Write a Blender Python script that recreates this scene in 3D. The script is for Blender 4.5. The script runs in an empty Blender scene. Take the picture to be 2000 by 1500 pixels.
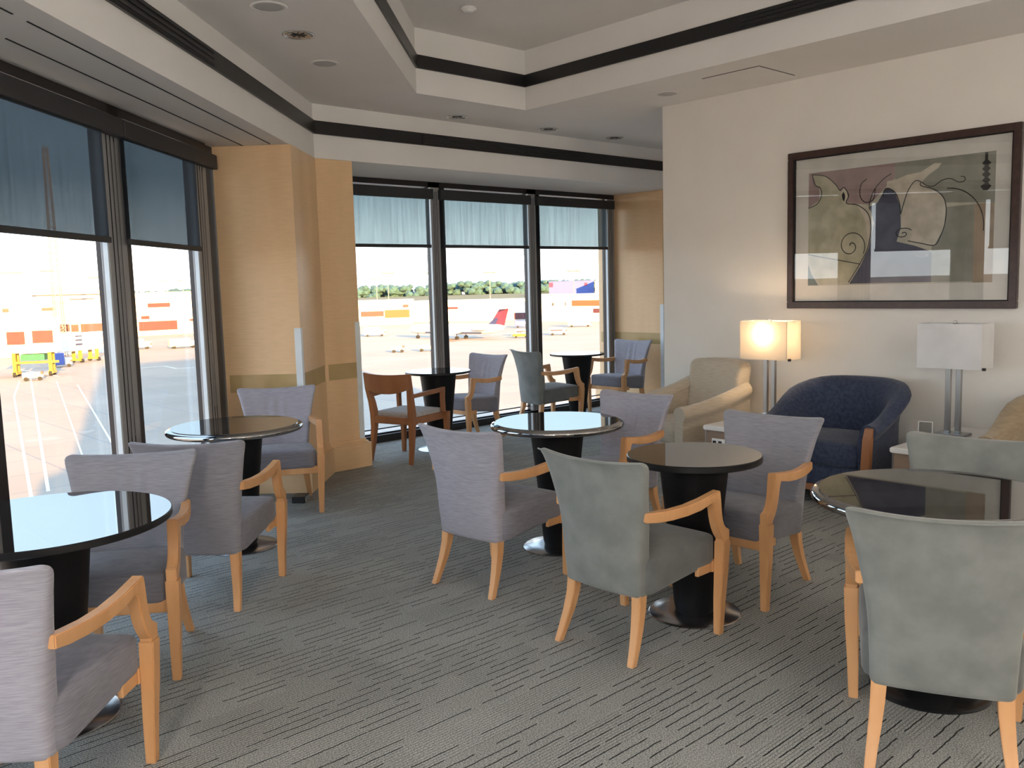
import bpy, bmesh, math, random
from mathutils import Vector, Matrix
random.seed(7)
S = bpy.context.scene
COL = S.collection
PI = math.pi
R2 = 2 ** .5

# ------------------------------------------------------------------ materials
def nt(name):
    m = bpy.data.materials.new(name); m.use_nodes = True
    t = m.node_tree; t.nodes.clear()
    o = t.nodes.new('ShaderNodeOutputMaterial')
    return m, t, o
def N(t, typ, **kw):
    n = t.nodes.new(typ)
    for k, v in kw.items():
        if k.startswith('i_'):
            key = k[2:]
            key = int(key) if key.isdigit() else key.replace('_', ' ')
            n.inputs[key].default_value = v
        else:
            setattr(n, k, v)
    return n
def L(t, a, ao, b, bi): t.links.new(a.outputs[ao], b.inputs[bi])
def c4(c): return (c[0], c[1], c[2], 1)
def mth(t, op, a, b=None, clamp=False):
    n = t.nodes.new('ShaderNodeMath'); n.operation = op; n.use_clamp = clamp
    for i, v in enumerate((a, b)):
        if v is None: continue
        if isinstance(v, (int, float)): n.inputs[i].default_value = v
        else: t.links.new(v, n.inputs[i])
    return n.outputs[0]
def mat(name, col, rough=.5, metal=0, col2=None, scale=(6, 6, 6), detail=4, bump=0, bscale=60, spec=.5, coat=0, coat_rough=.03, sheen=0, emit=None, estr=0, lo=.35, hi=.65):
    m, t, o = nt(name)
    p = N(t, 'ShaderNodeBsdfPrincipled')
    p.inputs['Roughness'].default_value = rough; p.inputs['Metallic'].default_value = metal
    p.inputs['Specular IOR Level'].default_value = spec
    p.inputs['Coat Weight'].default_value = coat; p.inputs['Coat Roughness'].default_value = coat_rough
    p.inputs['Sheen Weight'].default_value = sheen
    tc = N(t, 'ShaderNodeTexCoord')
    c2 = col2 or tuple(x * .9 for x in col)
    mp = N(t, 'ShaderNodeMapping'); mp.inputs['Scale'].default_value = scale
    no = N(t, 'ShaderNodeTexNoise'); no.inputs['Scale'].default_value = 1; no.inputs['Detail'].default_value = detail
    rp = N(t, 'ShaderNodeValToRGB')
    rp.color_ramp.elements[0].position = lo; rp.color_ramp.elements[1].position = hi
    rp.color_ramp.elements[0].color = c4(c2); rp.color_ramp.elements[1].color = c4(col)
    L(t, tc, 'Object', mp, 0); L(t, mp, 0, no, 0); L(t, no, 0, rp, 0); L(t, rp, 0, p, 'Base Color')
    if bump:
        n2 = N(t, 'ShaderNodeTexNoise'); n2.inputs['Scale'].default_value = bscale
        b = N(t, 'ShaderNodeBump'); b.inputs['Strength'].default_value = bump; b.inputs['Distance'].default_value = .004
        L(t, tc, 'Object', n2, 0); L(t, n2, 0, b, 'Height'); L(t, b, 0, p, 'Normal')
    if emit:
        p.inputs['Emission Color'].default_value = c4(emit); p.inputs['Emission Strength'].default_value = estr
    L(t, p, 0, o, 0)
    return m
def fabric(name, col, col2, fine=(16, 16, 330), bump=.25, bs=350):
    return mat(name, col, .95, 0, col2, fine, 5, bump, bs, spec=.15, sheen=.25)
M = {}
M['wall'] = mat('white_wall_paint', (.80, .78, .745), .6, 0, (.78, .76, .725), (3, 3, 3), bump=.05, bscale=300, spec=.3)
M['ceil'] = mat('ceiling_paint', (.80, .785, .77), .75, 0, (.78, .765, .75), (2, 2, 2), spec=.2)
M['blacktrim'] = mat('black_trim_metal', (.012, .012, .013), .35, .0)
M['ventgrey'] = mat('black_louvre', (.02, .02, .021), .5)
M['mull'] = mat('grey_anodised_frame', (.34, .34, .345), .45, .1, (.29, .29, .295), (30, 30, 2))
M['mulldark'] = mat('dark_bronze_frame', (.022, .018, .018), .4, .1)
M['blindbox'] = mat('charcoal_blind_box', (.03, .03, .033), .6)
M['wood'] = mat('maple_veneer', (.84, .60, .36), .35, 0, (.74, .50, .28), (3, 3, .35), 6, spec=.4, lo=.3, hi=.7)
def veneer():
    m = M['wood']; t = m.node_tree; p = [n for n in t.nodes if n.type == 'BSDF_PRINCIPLED'][0]; src = p.inputs['Base Color'].links[0].from_socket
    tc = N(t, 'ShaderNodeTexCoord'); mp = N(t, 'ShaderNodeMapping'); mp.inputs['Scale'].default_value = (9, 9, 75); no = N(t, 'ShaderNodeTexNoise'); no.inputs['Scale'].default_value = 1; no.inputs['Detail'].default_value = 2
    L(t, tc, 'Object', mp, 0); L(t, mp, 0, no, 0)
    b = N(t, 'ShaderNodeVectorMath', operation='SCALE'); t.links.new(src, b.inputs[0]); t.links.new(mth(t, 'ADD', .93, mth(t, 'MULTIPLY', no.outputs[0], .15)), b.inputs['Scale']); L(t, b, 0, p, 'Base Color')
veneer()
M['legwood'] = mat('beech_leg', (.72, .40, .19), .38, 0, (.60, .31, .13), (9, 9, 1.5), 5, spec=.5)
M['chairwood'] = mat('brown_chair_wood', (.36, .16, .07), .35, 0, (.29, .12, .05), (7, 7, 2), 5)
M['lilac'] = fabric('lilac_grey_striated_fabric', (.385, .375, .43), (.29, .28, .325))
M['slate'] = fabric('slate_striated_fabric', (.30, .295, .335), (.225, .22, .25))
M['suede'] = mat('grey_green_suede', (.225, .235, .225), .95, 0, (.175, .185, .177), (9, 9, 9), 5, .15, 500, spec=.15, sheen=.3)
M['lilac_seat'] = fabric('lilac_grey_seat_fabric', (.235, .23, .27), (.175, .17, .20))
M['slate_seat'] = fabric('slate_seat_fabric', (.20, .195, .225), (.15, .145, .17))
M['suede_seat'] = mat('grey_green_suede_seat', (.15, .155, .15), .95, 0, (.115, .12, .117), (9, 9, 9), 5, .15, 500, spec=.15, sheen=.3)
M['navy'] = mat('navy_upholstery', (.055, .072, .125), .95, 0, (.035, .046, .085), (40, 40, 40), 5, .2, 300, spec=.1, sheen=.15)
M['cream'] = fabric('cream_striated_fabric', (.56, .49, .39), (.45, .385, .30), (12, 12, 260))
M['tan'] = fabric('tan_upholstery', (.36, .28, .18), (.30, .23, .15), (20, 20, 60))
M['seatlight'] = mat('light_grey_seat', (.5, .5, .5), .95, 0, (.42, .42, .43), (30, 30, 30), spec=.1)
M['granite'] = mat('polished_black_granite', (.012, .012, .014), .035, 0, (.006, .006, .007), (400, 400, 400), 2, spec=.9, coat=.6, coat_rough=.02)
def granite():
    m, t, o = nt('polished_black_granite')
    tc = N(t, 'ShaderNodeTexCoord'); no = N(t, 'ShaderNodeTexNoise'); no.inputs['Scale'].default_value = 400; L(t, tc, 'Object', no, 0)
    rp = N(t, 'ShaderNodeValToRGB'); rp.color_ramp.elements[0].color = (.005, .005, .006, 1); rp.color_ramp.elements[1].color = (.02, .02, .022, 1); L(t, no, 0, rp, 0)
    d = N(t, 'ShaderNodeBsdfDiffuse'); L(t, rp, 0, d, 0); g = N(t, 'ShaderNodeBsdfGlossy'); g.inputs['Roughness'].default_value = .02
    fr = N(t, 'ShaderNodeFresnel'); fr.inputs[0].default_value = 1.5
    mx = N(t, 'ShaderNodeMixShader'); t.links.new(mth(t, 'ADD', .50, mth(t, 'MULTIPLY', fr.outputs[0], .12)), mx.inputs[0]); L(t, d, 0, mx, 1); L(t, g, 0, mx, 2); L(t, mx, 0, o, 0)
    return m
M['granite'] = granite(); M['graniteedge'] = mat('honed_black_edge', (.012, .012, .013), .35, spec=.3)
M['pedestal'] = mat('matt_black_pedestal', (.007, .007, .008), .5, 0, (.005, .005, .006), (60, 60, 60), spec=.2)
M['steel'] = mat('brushed_steel_plate', (.50, .50, .52), .22, 1, (.44, .44, .46), (50, 50, 50))
M['steeldark'] = mat('dark_steel_plate', (.04, .04, .042), .2, .6)
M['chrome'] = mat('chrome', (.7, .7, .7), .12, 1)
M['brushed'] = mat('brushed_nickel', (.42, .41, .40), .3, 1, (.36, .35, .34), (60, 60, 4))
M['guard'] = mat('pale_corner_guard', (.76, .83, .88), .35)
M['bronzeglass'] = mat('bronze_glass_band', (.50, .37, .18), .1, 0, (.46, .34, .165), spec=.6)
M['whitelam'] = mat('white_laminate', (.78, .78, .78), .3)
M['walnut'] = mat('grey_brown_laminate', (.27, .19, .14), .5, 0, (.22, .155, .11), (3, 3, 30))
M['plastic'] = mat('white_plastic', (.8, .8, .8), .4)
M['shadewhite'] = mat('glossy_white_shade', (.72, .72, .74), .12, 0, spec=.5, coat=.4)
M['framewood'] = mat('dark_mahogany_frame', (.055, .028, .022), .3, 0, (.04, .02, .016), (20, 20, 20))
M['mat'] = mat('cream_mount_board', (.68, .67, .63), .8)
M['paper'] = mat('printed_paper', (.55, .56, .55), .6, 0, (.35, .38, .4), (30, 30, 30))
M['dark'] = mat('shadow_gap', (.01, .01, .01), .9)
M['reflector'] = mat('downlight_reflector', (.55, .55, .55), .2, .9)
M['grille'] = mat('speaker_grille', (.5, .5, .5), .7)
M['chain'] = mat('bead_chain', (.25, .25, .26), .4, .6)
# art colours
for k, c, d in (('a_bg', (.50, .48, .40), (.42, .40, .34)), ('a_mauve', (.34, .255, .25), (.28, .21, .21)), ('a_green', (.29, .29, .25), (.235, .24, .205)),
                ('a_navy', (.085, .09, .135), (.06, .065, .10)), ('a_cream', (.62, .58, .50), (.46, .42, .34)), ('a_brown', (.38, .30, .22), (.31, .245, .18)),
                ('a_pot', (.50, .48, .37), (.36, .35, .25)), ('a_teal', (.10, .15, .15), (.07, .11, .11))):
    M[k] = mat('print_' + k[2:], c, .8, 0, d, (9, 9, 9), 5)
M['a_ink'] = mat('print_ink', (.025, .025, .025), .8)
# outdoors
M['tarmac'] = None
M['white_ext'] = mat('white_cladding', (.78, .76, .72), .8)
M['red_ext'] = mat('maroon_glazing', (.10, .028, .035), .6, 0, (.085, .022, .03), (.6, .6, .6))
M['orange_ext'] = mat('orange_brick', (.22, .095, .045), .8)
M['grey_ext'] = mat('grey_louvres', (.10, .10, .10), .8)
M['wht2'] = mat('pale_window_frame', (.6, .6, .6), .7)
M['blue_ext'] = mat('blue_paint', (.07, .12, .42), .6)
M['magenta_ext'] = mat('magenta_paint', (.25, .02, .10), .6)
M['yellow_ext'] = mat('yellow_paint', (.45, .30, .03), .6)
M['cream_ext'] = mat('cream_cladding', (.62, .60, .42), .8)
M['green_ext'] = mat('green_canvas', (.03, .16, .10), .8)
M['tree'] = mat('hazed_tree_foliage', (.05, .125, .14), .95, 0, (.035, .09, .10), (.06, .06, .06), 6)  # foliage colour lightened to stand in for distance haze
M['field'] = mat('dry_grass', (.10, .10, .05), .95, 0, (.075, .085, .04), (.01, .01, .01))
M['mark'] = mat('painted_line', (.62, .60, .52), .8)
M['jetwhite'] = mat('jet_white', (.72, .73, .75), .35)
M['jetred'] = mat('tail_red', (.20, .03, .06), .5)
M['jetblue'] = mat('tail_blue', (.035, .045, .13), .5)
M['tyre'] = mat('tyre_rubber', (.02, .02, .02), .8)
M['conc'] = mat('terminal_concrete', (.45, .42, .38), .85)
M['mast'] = mat('mast_paint', (.30, .26, .24), .7)

# glass: straight-through thin pane with a fresnel reflection
def glass(name, tint=(.93, .95, .95), f=1.0):
    m, t, o = nt(name)
    tr = N(t, 'ShaderNodeBsdfTransparent'); tr.inputs[0].default_value = c4(tint)
    gl = N(t, 'ShaderNodeBsdfGlossy'); gl.inputs['Roughness'].default_value = .0
    fr = N(t, 'ShaderNodeFresnel'); ge = N(t, 'ShaderNodeNewGeometry')
    t.links.new(mth(t, 'SUBTRACT', 1.5, mth(t, 'MULTIPLY', ge.outputs['Backfacing'], 1.5 - 1 / 1.5)), fr.inputs[0])
    k = mth(t, 'MULTIPLY', fr.outputs[0], f, True)
    mx = N(t, 'ShaderNodeMixShader'); t.links.new(k, mx.inputs[0]); L(t, tr, 0, mx, 1); L(t, gl, 0, mx, 2); L(t, mx, 0, o, 0)
    return m
M['glass'] = glass('window_glass'); M['picglass'] = glass('picture_glass', (.97, .97, .97), 2.0); M['acrylic'] = glass('clear_acrylic', (.9, .92, .92), 2.2)
def blind(name, T, tint, col):
    m, t, o = nt(name)
    tr = N(t, 'ShaderNodeBsdfTransparent')
    df = N(t, 'ShaderNodeBsdfDiffuse'); df.inputs[0].default_value = c4(col)
    tl = N(t, 'ShaderNodeBsdfTranslucent'); tl.inputs[0].default_value = c4(col)
    a = N(t, 'ShaderNodeMixShader'); a.inputs[0].default_value = .35
    L(t, df, 0, a, 1); L(t, tl, 0, a, 2)
    # irregular weave: openness varies in vertical threads
    tc = N(t, 'ShaderNodeTexCoord'); mp = N(t, 'ShaderNodeMapping'); mp.inputs['Scale'].default_value = (45, 45, 1.6)
    no = N(t, 'ShaderNodeTexNoise'); no.inputs['Scale'].default_value = 1; no.inputs['Detail'].default_value = 5
    L(t, tc, 'Object', mp, 0); L(t, mp, 0, no, 0)
    v = mth(t, 'ADD', mth(t, 'MULTIPLY', no.outputs[0], .9), .55)
    cc = N(t, 'ShaderNodeVectorMath', operation='SCALE'); cc.inputs[0].default_value = tuple(x * T for x in tint)
    t.links.new(v, cc.inputs['Scale']); L(t, cc, 0, tr, 0)
    ad = N(t, 'ShaderNodeAddShader'); L(t, tr, 0, ad, 0); L(t, a, 0, ad, 1); L(t, ad, 0, o, 0)
    return m
M['blindL'] = blind('charcoal_mesh_blind', .036, (.86, .98, 1.05), (.035, .04, .045))
M['blindC'] = blind('grey_mesh_blind', .105, (.84, 1.0, 1.02), (.06, .07, .075))
def shade_lit():
    m, t, o = nt('lit_lamp_shade')
    tl = N(t, 'ShaderNodeBsdfTranslucent'); tl.inputs[0].default_value = (.9, .84, .74, 1)
    p = N(t, 'ShaderNodeBsdfPrincipled'); p.inputs['Base Color'].default_value = (.75, .72, .68, 1); p.inputs['Roughness'].default_value = .15
    mx = N(t, 'ShaderNodeMixShader'); mx.inputs[0].default_value = .5
    L(t, tl, 0, mx, 1); L(t, p, 0, mx, 2); L(t, mx, 0, o, 0)
    return m
M['shadelit'] = shade_lit()
M['bulb'] = mat('lit_bulb', (1, .8, .5), .5, emit=(1, .72, .40), estr=12)

def carpet():
    m, t, o = nt('carpet_tile')
    p = N(t, 'ShaderNodeBsdfPrincipled'); p.inputs['Roughness'].default_value = 1; p.inputs['Specular IOR Level'].default_value = .05
    tc = N(t, 'ShaderNodeTexCoord'); sx = N(t, 'ShaderNodeSeparateXYZ'); L(t, tc, 'Object', sx, 0)
    X, Y = sx.outputs[0], sx.outputs[1]
    H = .044
    wob = N(t, 'ShaderNodeTexNoise'); wob.inputs['Scale'].default_value = 18; L(t, tc, 'Object', wob, 0)
    Yw = mth(t, 'ADD', Y, mth(t, 'MULTIPLY', mth(t, 'SUBTRACT', wob.outputs[0], .5), .012))
    yr = mth(t, 'DIVIDE', Yw, H); row = mth(t, 'FLOOR', yr); fy = mth(t, 'FRACT', yr)
    w1 = N(t, 'ShaderNodeTexWhiteNoise', noise_dimensions='1D'); t.links.new(row, w1.inputs['W'])
    u = mth(t, 'ADD', mth(t, 'DIVIDE', X, .31), mth(t, 'MULTIPLY', w1.outputs[0], 9))
    cell = mth(t, 'FLOOR', u); fu = mth(t, 'FRACT', u)
    cb = N(t, 'ShaderNodeCombineXYZ'); t.links.new(cell, cb.inputs[0]); t.links.new(row, cb.inputs[1])
    w2 = N(t, 'ShaderNodeTexWhiteNoise', noise_dimensions='2D'); L(t, cb, 0, w2, 'Vector')
    on = mth(t, 'GREATER_THAN', w2.outputs[0], .28)
    lnw = mth(t, 'LESS_THAN', fy, .12)
    ends = mth(t, 'LESS_THAN', fu, mth(t, 'ADD', mth(t, 'MULTIPLY', w2.outputs[0], .5), .5))
    line = mth(t, 'MULTIPLY', mth(t, 'MULTIPLY', on, lnw), ends)
    # blocks of cut and loop pile
    y2 = mth(t, 'FLOOR', mth(t, 'DIVIDE', Y, H * 4)); w3 = N(t, 'ShaderNodeTexWhiteNoise', noise_dimensions='1D'); t.links.new(y2, w3.inputs['W'])
    x2 = mth(t, 'FLOOR', mth(t, 'ADD', mth(t, 'DIVIDE', X, .42), mth(t, 'MULTIPLY', w3.outputs[0], 5)))
    cb2 = N(t, 'ShaderNodeCombineXYZ'); t.links.new(x2, cb2.inputs[0]); t.links.new(y2, cb2.inputs[1])
    w4 = N(t, 'ShaderNodeTexWhiteNoise', noise_dimensions='2D'); L(t, cb2, 0, w4, 'Vector')
    rib = mth(t, 'MULTIPLY', mth(t, 'LESS_THAN', mth(t, 'FRACT', mth(t, 'DIVIDE', Y, H / 3)), .35), mth(t, 'GREATER_THAN', w4.outputs[0], .5))
    sp = N(t, 'ShaderNodeTexNoise'); sp.inputs['Scale'].default_value = 190; sp.inputs['Detail'].default_value = 2; L(t, tc, 'Object', sp, 0)
    st = N(t, 'ShaderNodeTexNoise'); st.inputs['Scale'].default_value = 2.3; st.inputs['Detail'].default_value = 5; L(t, tc, 'Object', st, 0)
    spc = mth(t, 'ADD', mth(t, 'MULTIPLY', mth(t, 'SUBTRACT', sp.outputs[0], .5), 3.2), .5, True)
    v = mth(t, 'ADD', .42, mth(t, 'MULTIPLY', spc, .80))
    v = mth(t, 'MULTIPLY', v, mth(t, 'ADD', .85, mth(t, 'MULTIPLY', st.outputs[0], .3)))
    v = mth(t, 'MULTIPLY', v, mth(t, 'ADD', .9, mth(t, 'MULTIPLY', w4.outputs[0], .2)))
    v = mth(t, 'MULTIPLY', v, mth(t, 'SUBTRACT', 1, mth(t, 'MULTIPLY', line, .88)))
    v = mth(t, 'MULTIPLY', v, mth(t, 'SUBTRACT', 1, mth(t, 'MULTIPLY', rib, .34)))
    cs = N(t, 'ShaderNodeVectorMath', operation='SCALE'); cs.inputs[0].default_value = (.435, .44, .415); t.links.new(v, cs.inputs['Scale'])
    L(t, cs, 0, p, 'Base Color')
    h = mth(t, 'SUBTRACT', spc, mth(t, 'ADD', mth(t, 'MULTIPLY', line, 1.2), mth(t, 'MULTIPLY', rib, .5)))
    b = N(t, 'ShaderNodeBump'); b.inputs['Strength'].default_value = .6; b.inputs['Distance'].default_value = .004
    t.links.new(h, b.inputs['Height']); L(t, b, 0, p, 'Normal'); L(t, p, 0, o, 0)
    return m
M['carpet'] = carpet()
def tarmac():
    m, t, o = nt('apron_concrete')
    p = N(t, 'ShaderNodeBsdfPrincipled'); p.inputs['Roughness'].default_value = .9
    tc = N(t, 'ShaderNodeTexCoord')
    br = N(t, 'ShaderNodeTexBrick'); br.offset = 0; br.inputs['Scale'].default_value = 1
    br.inputs['Color1'].default_value = (.30, .258, .215, 1); br.inputs['Color2'].default_value = (.275, .238, .198, 1); br.inputs['Mortar'].default_value = (.2, .19, .185, 1)
    br.inputs['Mortar Size'].default_value = .12; br.inputs['Brick Width'].default_value = 9; br.inputs['Row Height'].default_value = 9
    L(t, tc, 'Object', br, 0)
    no = N(t, 'ShaderNodeTexNoise'); no.inputs['Scale'].default_value = .04; no.inputs['Detail'].default_value = 6; L(t, tc, 'Object', no, 0)
    s = N(t, 'ShaderNodeVectorMath', operation='SCALE'); L(t, br, 0, s, 0)
    t.links.new(mth(t, 'ADD', .75, mth(t, 'MULTIPLY', no.outputs[0], .5)), s.inputs['Scale']); L(t, s, 0, p, 'Base Color'); L(t, p, 0, o, 0)
    return m
M['tarmac'] = tarmac()

# ------------------------------------------------------------------ object helpers
def obj(name, bm, m, parent=None, smooth=False):
    bmesh.ops.recalc_face_normals(bm, faces=bm.faces[:])
    me = bpy.data.meshes.new(name)
    if smooth:
        for f in bm.faces: f.smooth = True
    bm.to_mesh(me); bm.free()
    ms = m if isinstance(m, (list, tuple)) else [m]
    for x in ms: me.materials.append(M[x] if isinstance(x, str) else x)
    if smooth == 'auto':
        try: me.set_sharp_from_angle(angle=math.radians(38))
        except Exception: pass
    o = bpy.data.objects.new(name, me); COL.objects.link(o)
    if parent: o.parent = parent
    return o
def thing(name, label, cat, loc=(0, 0, 0), rz=0, group=None):
    o = bpy.data.objects.new(name, None); COL.objects.link(o); o.empty_display_size = .1
    o.location = loc; o.rotation_euler = (0, 0, rz)
    return tag(o, label, cat, group)
def tag(o, label, cat, group=None, kind=None):
    o['label'] = label; o['category'] = cat
    if group: o['group'] = group
    if kind: o['kind'] = kind
    return o
def struct(o):
    o['kind'] = 'structure'; return o
def dup(root, loc, rz, label, group=None):
    r = root.copy(); COL.objects.link(r); r.location = loc; r.rotation_euler = (0, 0, rz)
    r['label'] = label
    if group: r['group'] = group
    for ch in list(root.children):
        c = ch.copy(); COL.objects.link(c); c.parent = r
        for g in list(ch.children):
            d = g.copy(); COL.objects.link(d); d.parent = c
    return r
def bmn(): return bmesh.new()
def box(bm, x0, x1, y0, y1, z0, z1, T=None, mi=0):
    P = [(x, y, z) for x in (x0, x1) for y in (y0, y1) for z in (z0, z1)]
    if T: P = [T(*q) for q in P]
    v = [bm.verts.new(q) for q in P]
    fs = [(0, 1, 3, 2), (4, 6, 7, 5), (0, 4, 5, 1), (2, 3, 7, 6), (0, 2, 6, 4), (1, 5, 7, 3)]
    out = []
    for f in fs:
        g = bm.faces.new([v[i] for i in f]); g.material_index = mi; out.append(g)
    return out
def bev(bm, w, seg=2):
    bmesh.ops.recalc_face_normals(bm, faces=bm.faces[:])
    es = [e for e in bm.edges if len(e.link_faces) == 2 and e.calc_face_angle(0) > .5]
    bmesh.ops.bevel(bm, geom=es, offset=w, segments=seg, affect='EDGES', clamp_overlap=True)
    return bm
def bbox(x0, x1, y0, y1, z0, z1, w=.004, seg=2):
    bm = bmn(); box(bm, x0, x1, y0, y1, z0, z1); return bev(bm, w, seg)
def prism(bm, pts, z0, z1, mi=0):
    a = [bm.verts.new((p[0], p[1], z0)) for p in pts]; b = [bm.verts.new((p[0], p[1], z1)) for p in pts]
    n = len(pts)
    fs = [bm.faces.new(a), bm.faces.new(b[::-1])]
    for i in range(n): fs.append(bm.faces.new((a[i], a[(i + 1) % n], b[(i + 1) % n], b[i])))
    for f in fs: f.material_index = mi
    return bm
def lathe(bm, prof, n=40, c=(0, 0), mi=0):
    rings = []
    for r, z in prof:
        if r < 1e-6: rings.append([bm.verts.new((c[0], c[1], z))])
        else: rings.append([bm.verts.new((c[0] + r * math.cos(2 * PI * i / n), c[1] + r * math.sin(2 * PI * i / n), z)) for i in range(n)])
    for a, b in zip(rings, rings[1:]):
        for i in range(n):
            j = (i + 1) % n
            q = [a[0]] if len(a) == 1 else [a[i], a[j]]
            q += [b[0]] if len(b) == 1 else [b[j], b[i]]
            if len(q) > 2:
                f = bm.faces.new(q); f.material_index = mi
    return bm
def tube(bm, pts, r, n=6, closed=False, mi=0, flat=None):
    P = [Vector(p) for p in pts]; rings = []
    for i, p in enumerate(P):
        if closed: d = P[(i + 1) % len(P)] - P[i - 1]
        else: d = P[min(i + 1, len(P) - 1)] - P[max(i - 1, 0)]
        d.normalize()
        up = Vector((0, 0, 1)) if abs(d.z) < .95 else Vector((1, 0, 0))
        a = d.cross(up).normalized(); b = a.cross(d).normalized()
        rr = r[i] if isinstance(r, (list, tuple)) else r
        rings.append([bm.verts.new(p + a * rr * math.cos(2 * PI * k / n) + b * rr * math.sin(2 * PI * k / n) * (flat or 1)) for k in range(n)])
    m = len(rings)
    for i in range(m if closed else m - 1):
        A, B = rings[i], rings[(i + 1) % m]
        for k in range(n):
            f = bm.faces.new((A[k], A[(k + 1) % n], B[(k + 1) % n], B[k])); f.material_index = mi
    if not closed:
        bm.faces.new(rings[0][::-1]).material_index = mi; bm.faces.new(rings[-1]).material_index = mi
    return bm
def rbox(h, r, n, f=None):
    """rounded cushion block: half sizes h, corner radius r, n=(nx,ny,nz) cells, f(u,v,w)->(x,y,z) in unit coords optional"""
    bm = bmn(); vd = {}
    def key(i, j, k):
        q = (i, j, k)
        if q not in vd:
            u, v, w = 2 * i / n[0] - 1, 2 * j / n[1] - 1, 2 * k / n[2] - 1
            # cluster cells near the edges so the rounding is smooth
            cl = lambda t: math.sin(t * PI / 2) * .55 + t * .45
            p = Vector((cl(u) * h[0], cl(v) * h[1], cl(w) * h[2]))
            inn = Vector([max(-(h[a] - r), min(h[a] - r, p[a])) for a in range(3)])
            d = p - inn
            if d.length > 1e-9: p = inn + d.normalized() * r
            else: pass
            if f: p = Vector(f(p.x / h[0], p.y / h[1], p.z / h[2]))
            vd[q] = bm.verts.new(p)
        return vd[q]
    nx, ny, nz = n
    def quad(a, b, c, d):
        try: bm.faces.new((key(*a), key(*b), key(*c), key(*d)))
        except ValueError: pass
    for i in range(nx):
        for j in range(ny):
            for k in (0, nz): quad((i, j, k), (i + 1, j, k), (i + 1, j + 1, k), (i, j + 1, k))
    for i in range(nx):
        for k in range(nz):
            for j in (0, ny): quad((i, j, k), (i + 1, j, k), (i + 1, j, k + 1), (i, j, k + 1))
    for j in range(ny):
        for k in range(nz):
            for i in (0, nx): quad((i, j, k), (i, j + 1, k), (i, j + 1, k + 1), (i, j, k + 1))
    return bm
def lerp(tab, x):
    if x <= tab[0][0]: return tab[0][1]
    for (a, va), (b, vb) in zip(tab, tab[1:]):
        if x <= b:
            t = (x - a) / (b - a); t2 = t
            return va + (vb - va) * t2
    return tab[-1][1]
def smoothtab(tab, x):  # catmull-rom
    n = len(tab)
    for i in range(n - 1):
        if x <= tab[i + 1][0] or i == n - 2:
            t = max(0, min(1, (x - tab[i][0]) / (tab[i + 1][0] - tab[i][0])))
            p0 = tab[max(i - 1, 0)][1]; p1 = tab[i][1]; p2 = tab[i + 1][1]; p3 = tab[min(i + 2, n - 1)][1]
            return .5 * (2 * p1 + (p2 - p0) * t + (2 * p0 - 5 * p1 + 4 * p2 - p3) * t * t + (3 * p1 - p0 - 3 * p2 + p3) * t ** 3)
def plate(prof, x0, x1, xf=None, w=.004):
    """profile in the (y,z) plane extruded along x from x0 to x1; xf(y,z) adds a sideways offset"""
    bm = bmn()
    a = [bm.verts.new((x0, p[0], p[1])) for p in prof]; b = [bm.verts.new((x1, p[0], p[1])) for p in prof]
    n = len(prof)
    bm.faces.new(a); bm.faces.new(b[::-1])
    for i in range(n): bm.faces.new((a[i], a[(i + 1) % n], b[(i + 1) % n], b[i]))
    bmesh.ops.recalc_face_normals(bm, faces=bm.faces[:])
    es = [e for e in bm.edges if len(e.link_faces) == 2 and e.calc_face_angle(0) > 1.0]
    bmesh.ops.bevel(bm, geom=es, offset=w, segments=2, affect='EDGES', clamp_overlap=True)
    if xf:
        for v in bm.verts: v.co.x += xf(v.co.y, v.co.z)
    return bm
def squareleg(path, half):
    """tapering square leg swept through path of (x,y,z) with half widths"""
    bm = bmn(); rings = []
    for (x, y, z), h in zip(path, half):
        rings.append([bm.verts.new((x + a * h, y + b * h, z)) for a, b in ((-1, -1), (1, -1), (1, 1), (-1, 1))])
    for A, B in zip(rings, rings[1:]):
        for k in range(4): bm.faces.new((A[k], A[(k + 1) % 4], B[(k + 1) % 4], B[k]))
    bm.faces.new(rings[0]); bm.faces.new(rings[-1][::-1])
    bmesh.ops.recalc_face_normals(bm, faces=bm.faces[:])
    es = [e for e in bm.edges if e.calc_face_angle(0) > 1.0]
    bmesh.ops.bevel(bm, geom=es, offset=.003, segments=2, affect='EDGES', clamp_overlap=True)
    return bm

# ------------------------------------------------------------------ room shell
LP = lambda s, d, z: ((s * R2 - 3.618 - d * R2) / 2, (s * R2 + 3.618 + d * R2) / 2, z)      # along the left window wall
CP = lambda s, d, z: (s, 7.71 + d, z)                                                   # along the far window wall
Z0, Z1, Z2 = 2.72, 3.171, 3.69
room = [(-3, -4), (9.5, -4), (9.5, 7.95), (4.25, 7.95), (3.25, 7.0), (-3, .75)]
bm = bmn(); prism(bm, room, -.12, 0); struct(obj('floor', bm, 'carpet'))
bm = bmn()
def ng(pts, z): bm.faces.new([bm.verts.new((p[0], p[1], z)) for p in pts])
def vq(a, b, z0, z1): bm.faces.new([bm.verts.new((a[0], a[1], z0)), bm.verts.new((b[0], b[1], z0)), bm.verts.new((b[0], b[1], z1)), bm.verts.new((a[0], a[1], z1))])
ng([(-3.1, .70), (3.50, 7.30), (4.2, 8.0), (9.6, 8.0), (9.6, 6.8), (4.03, 6.8), (-3.1, -.33)], Z0)
vq((-3.1, -.33), (4.03, 6.8), Z0, Z1); vq((4.03, 6.8), (9.6, 6.8), Z0, Z1)
ng([(-3.1, -.33), (4.03, 6.8), (4.515, 5.975), (-1, .46)], Z1)
ng([(4.03, 6.8), (9.6, 6.8), (9.6, 5.975), (4.515, 5.975)], Z1)
ng([(5.74, 5.975), (9.6, 5.975), (9.6, -4.1), (5.74, -4.1)], Z1)
ng([(-3.1, -.33), (-1, .46), (-1, -4.1), (-3.1, -4.1)], Z1)
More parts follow.
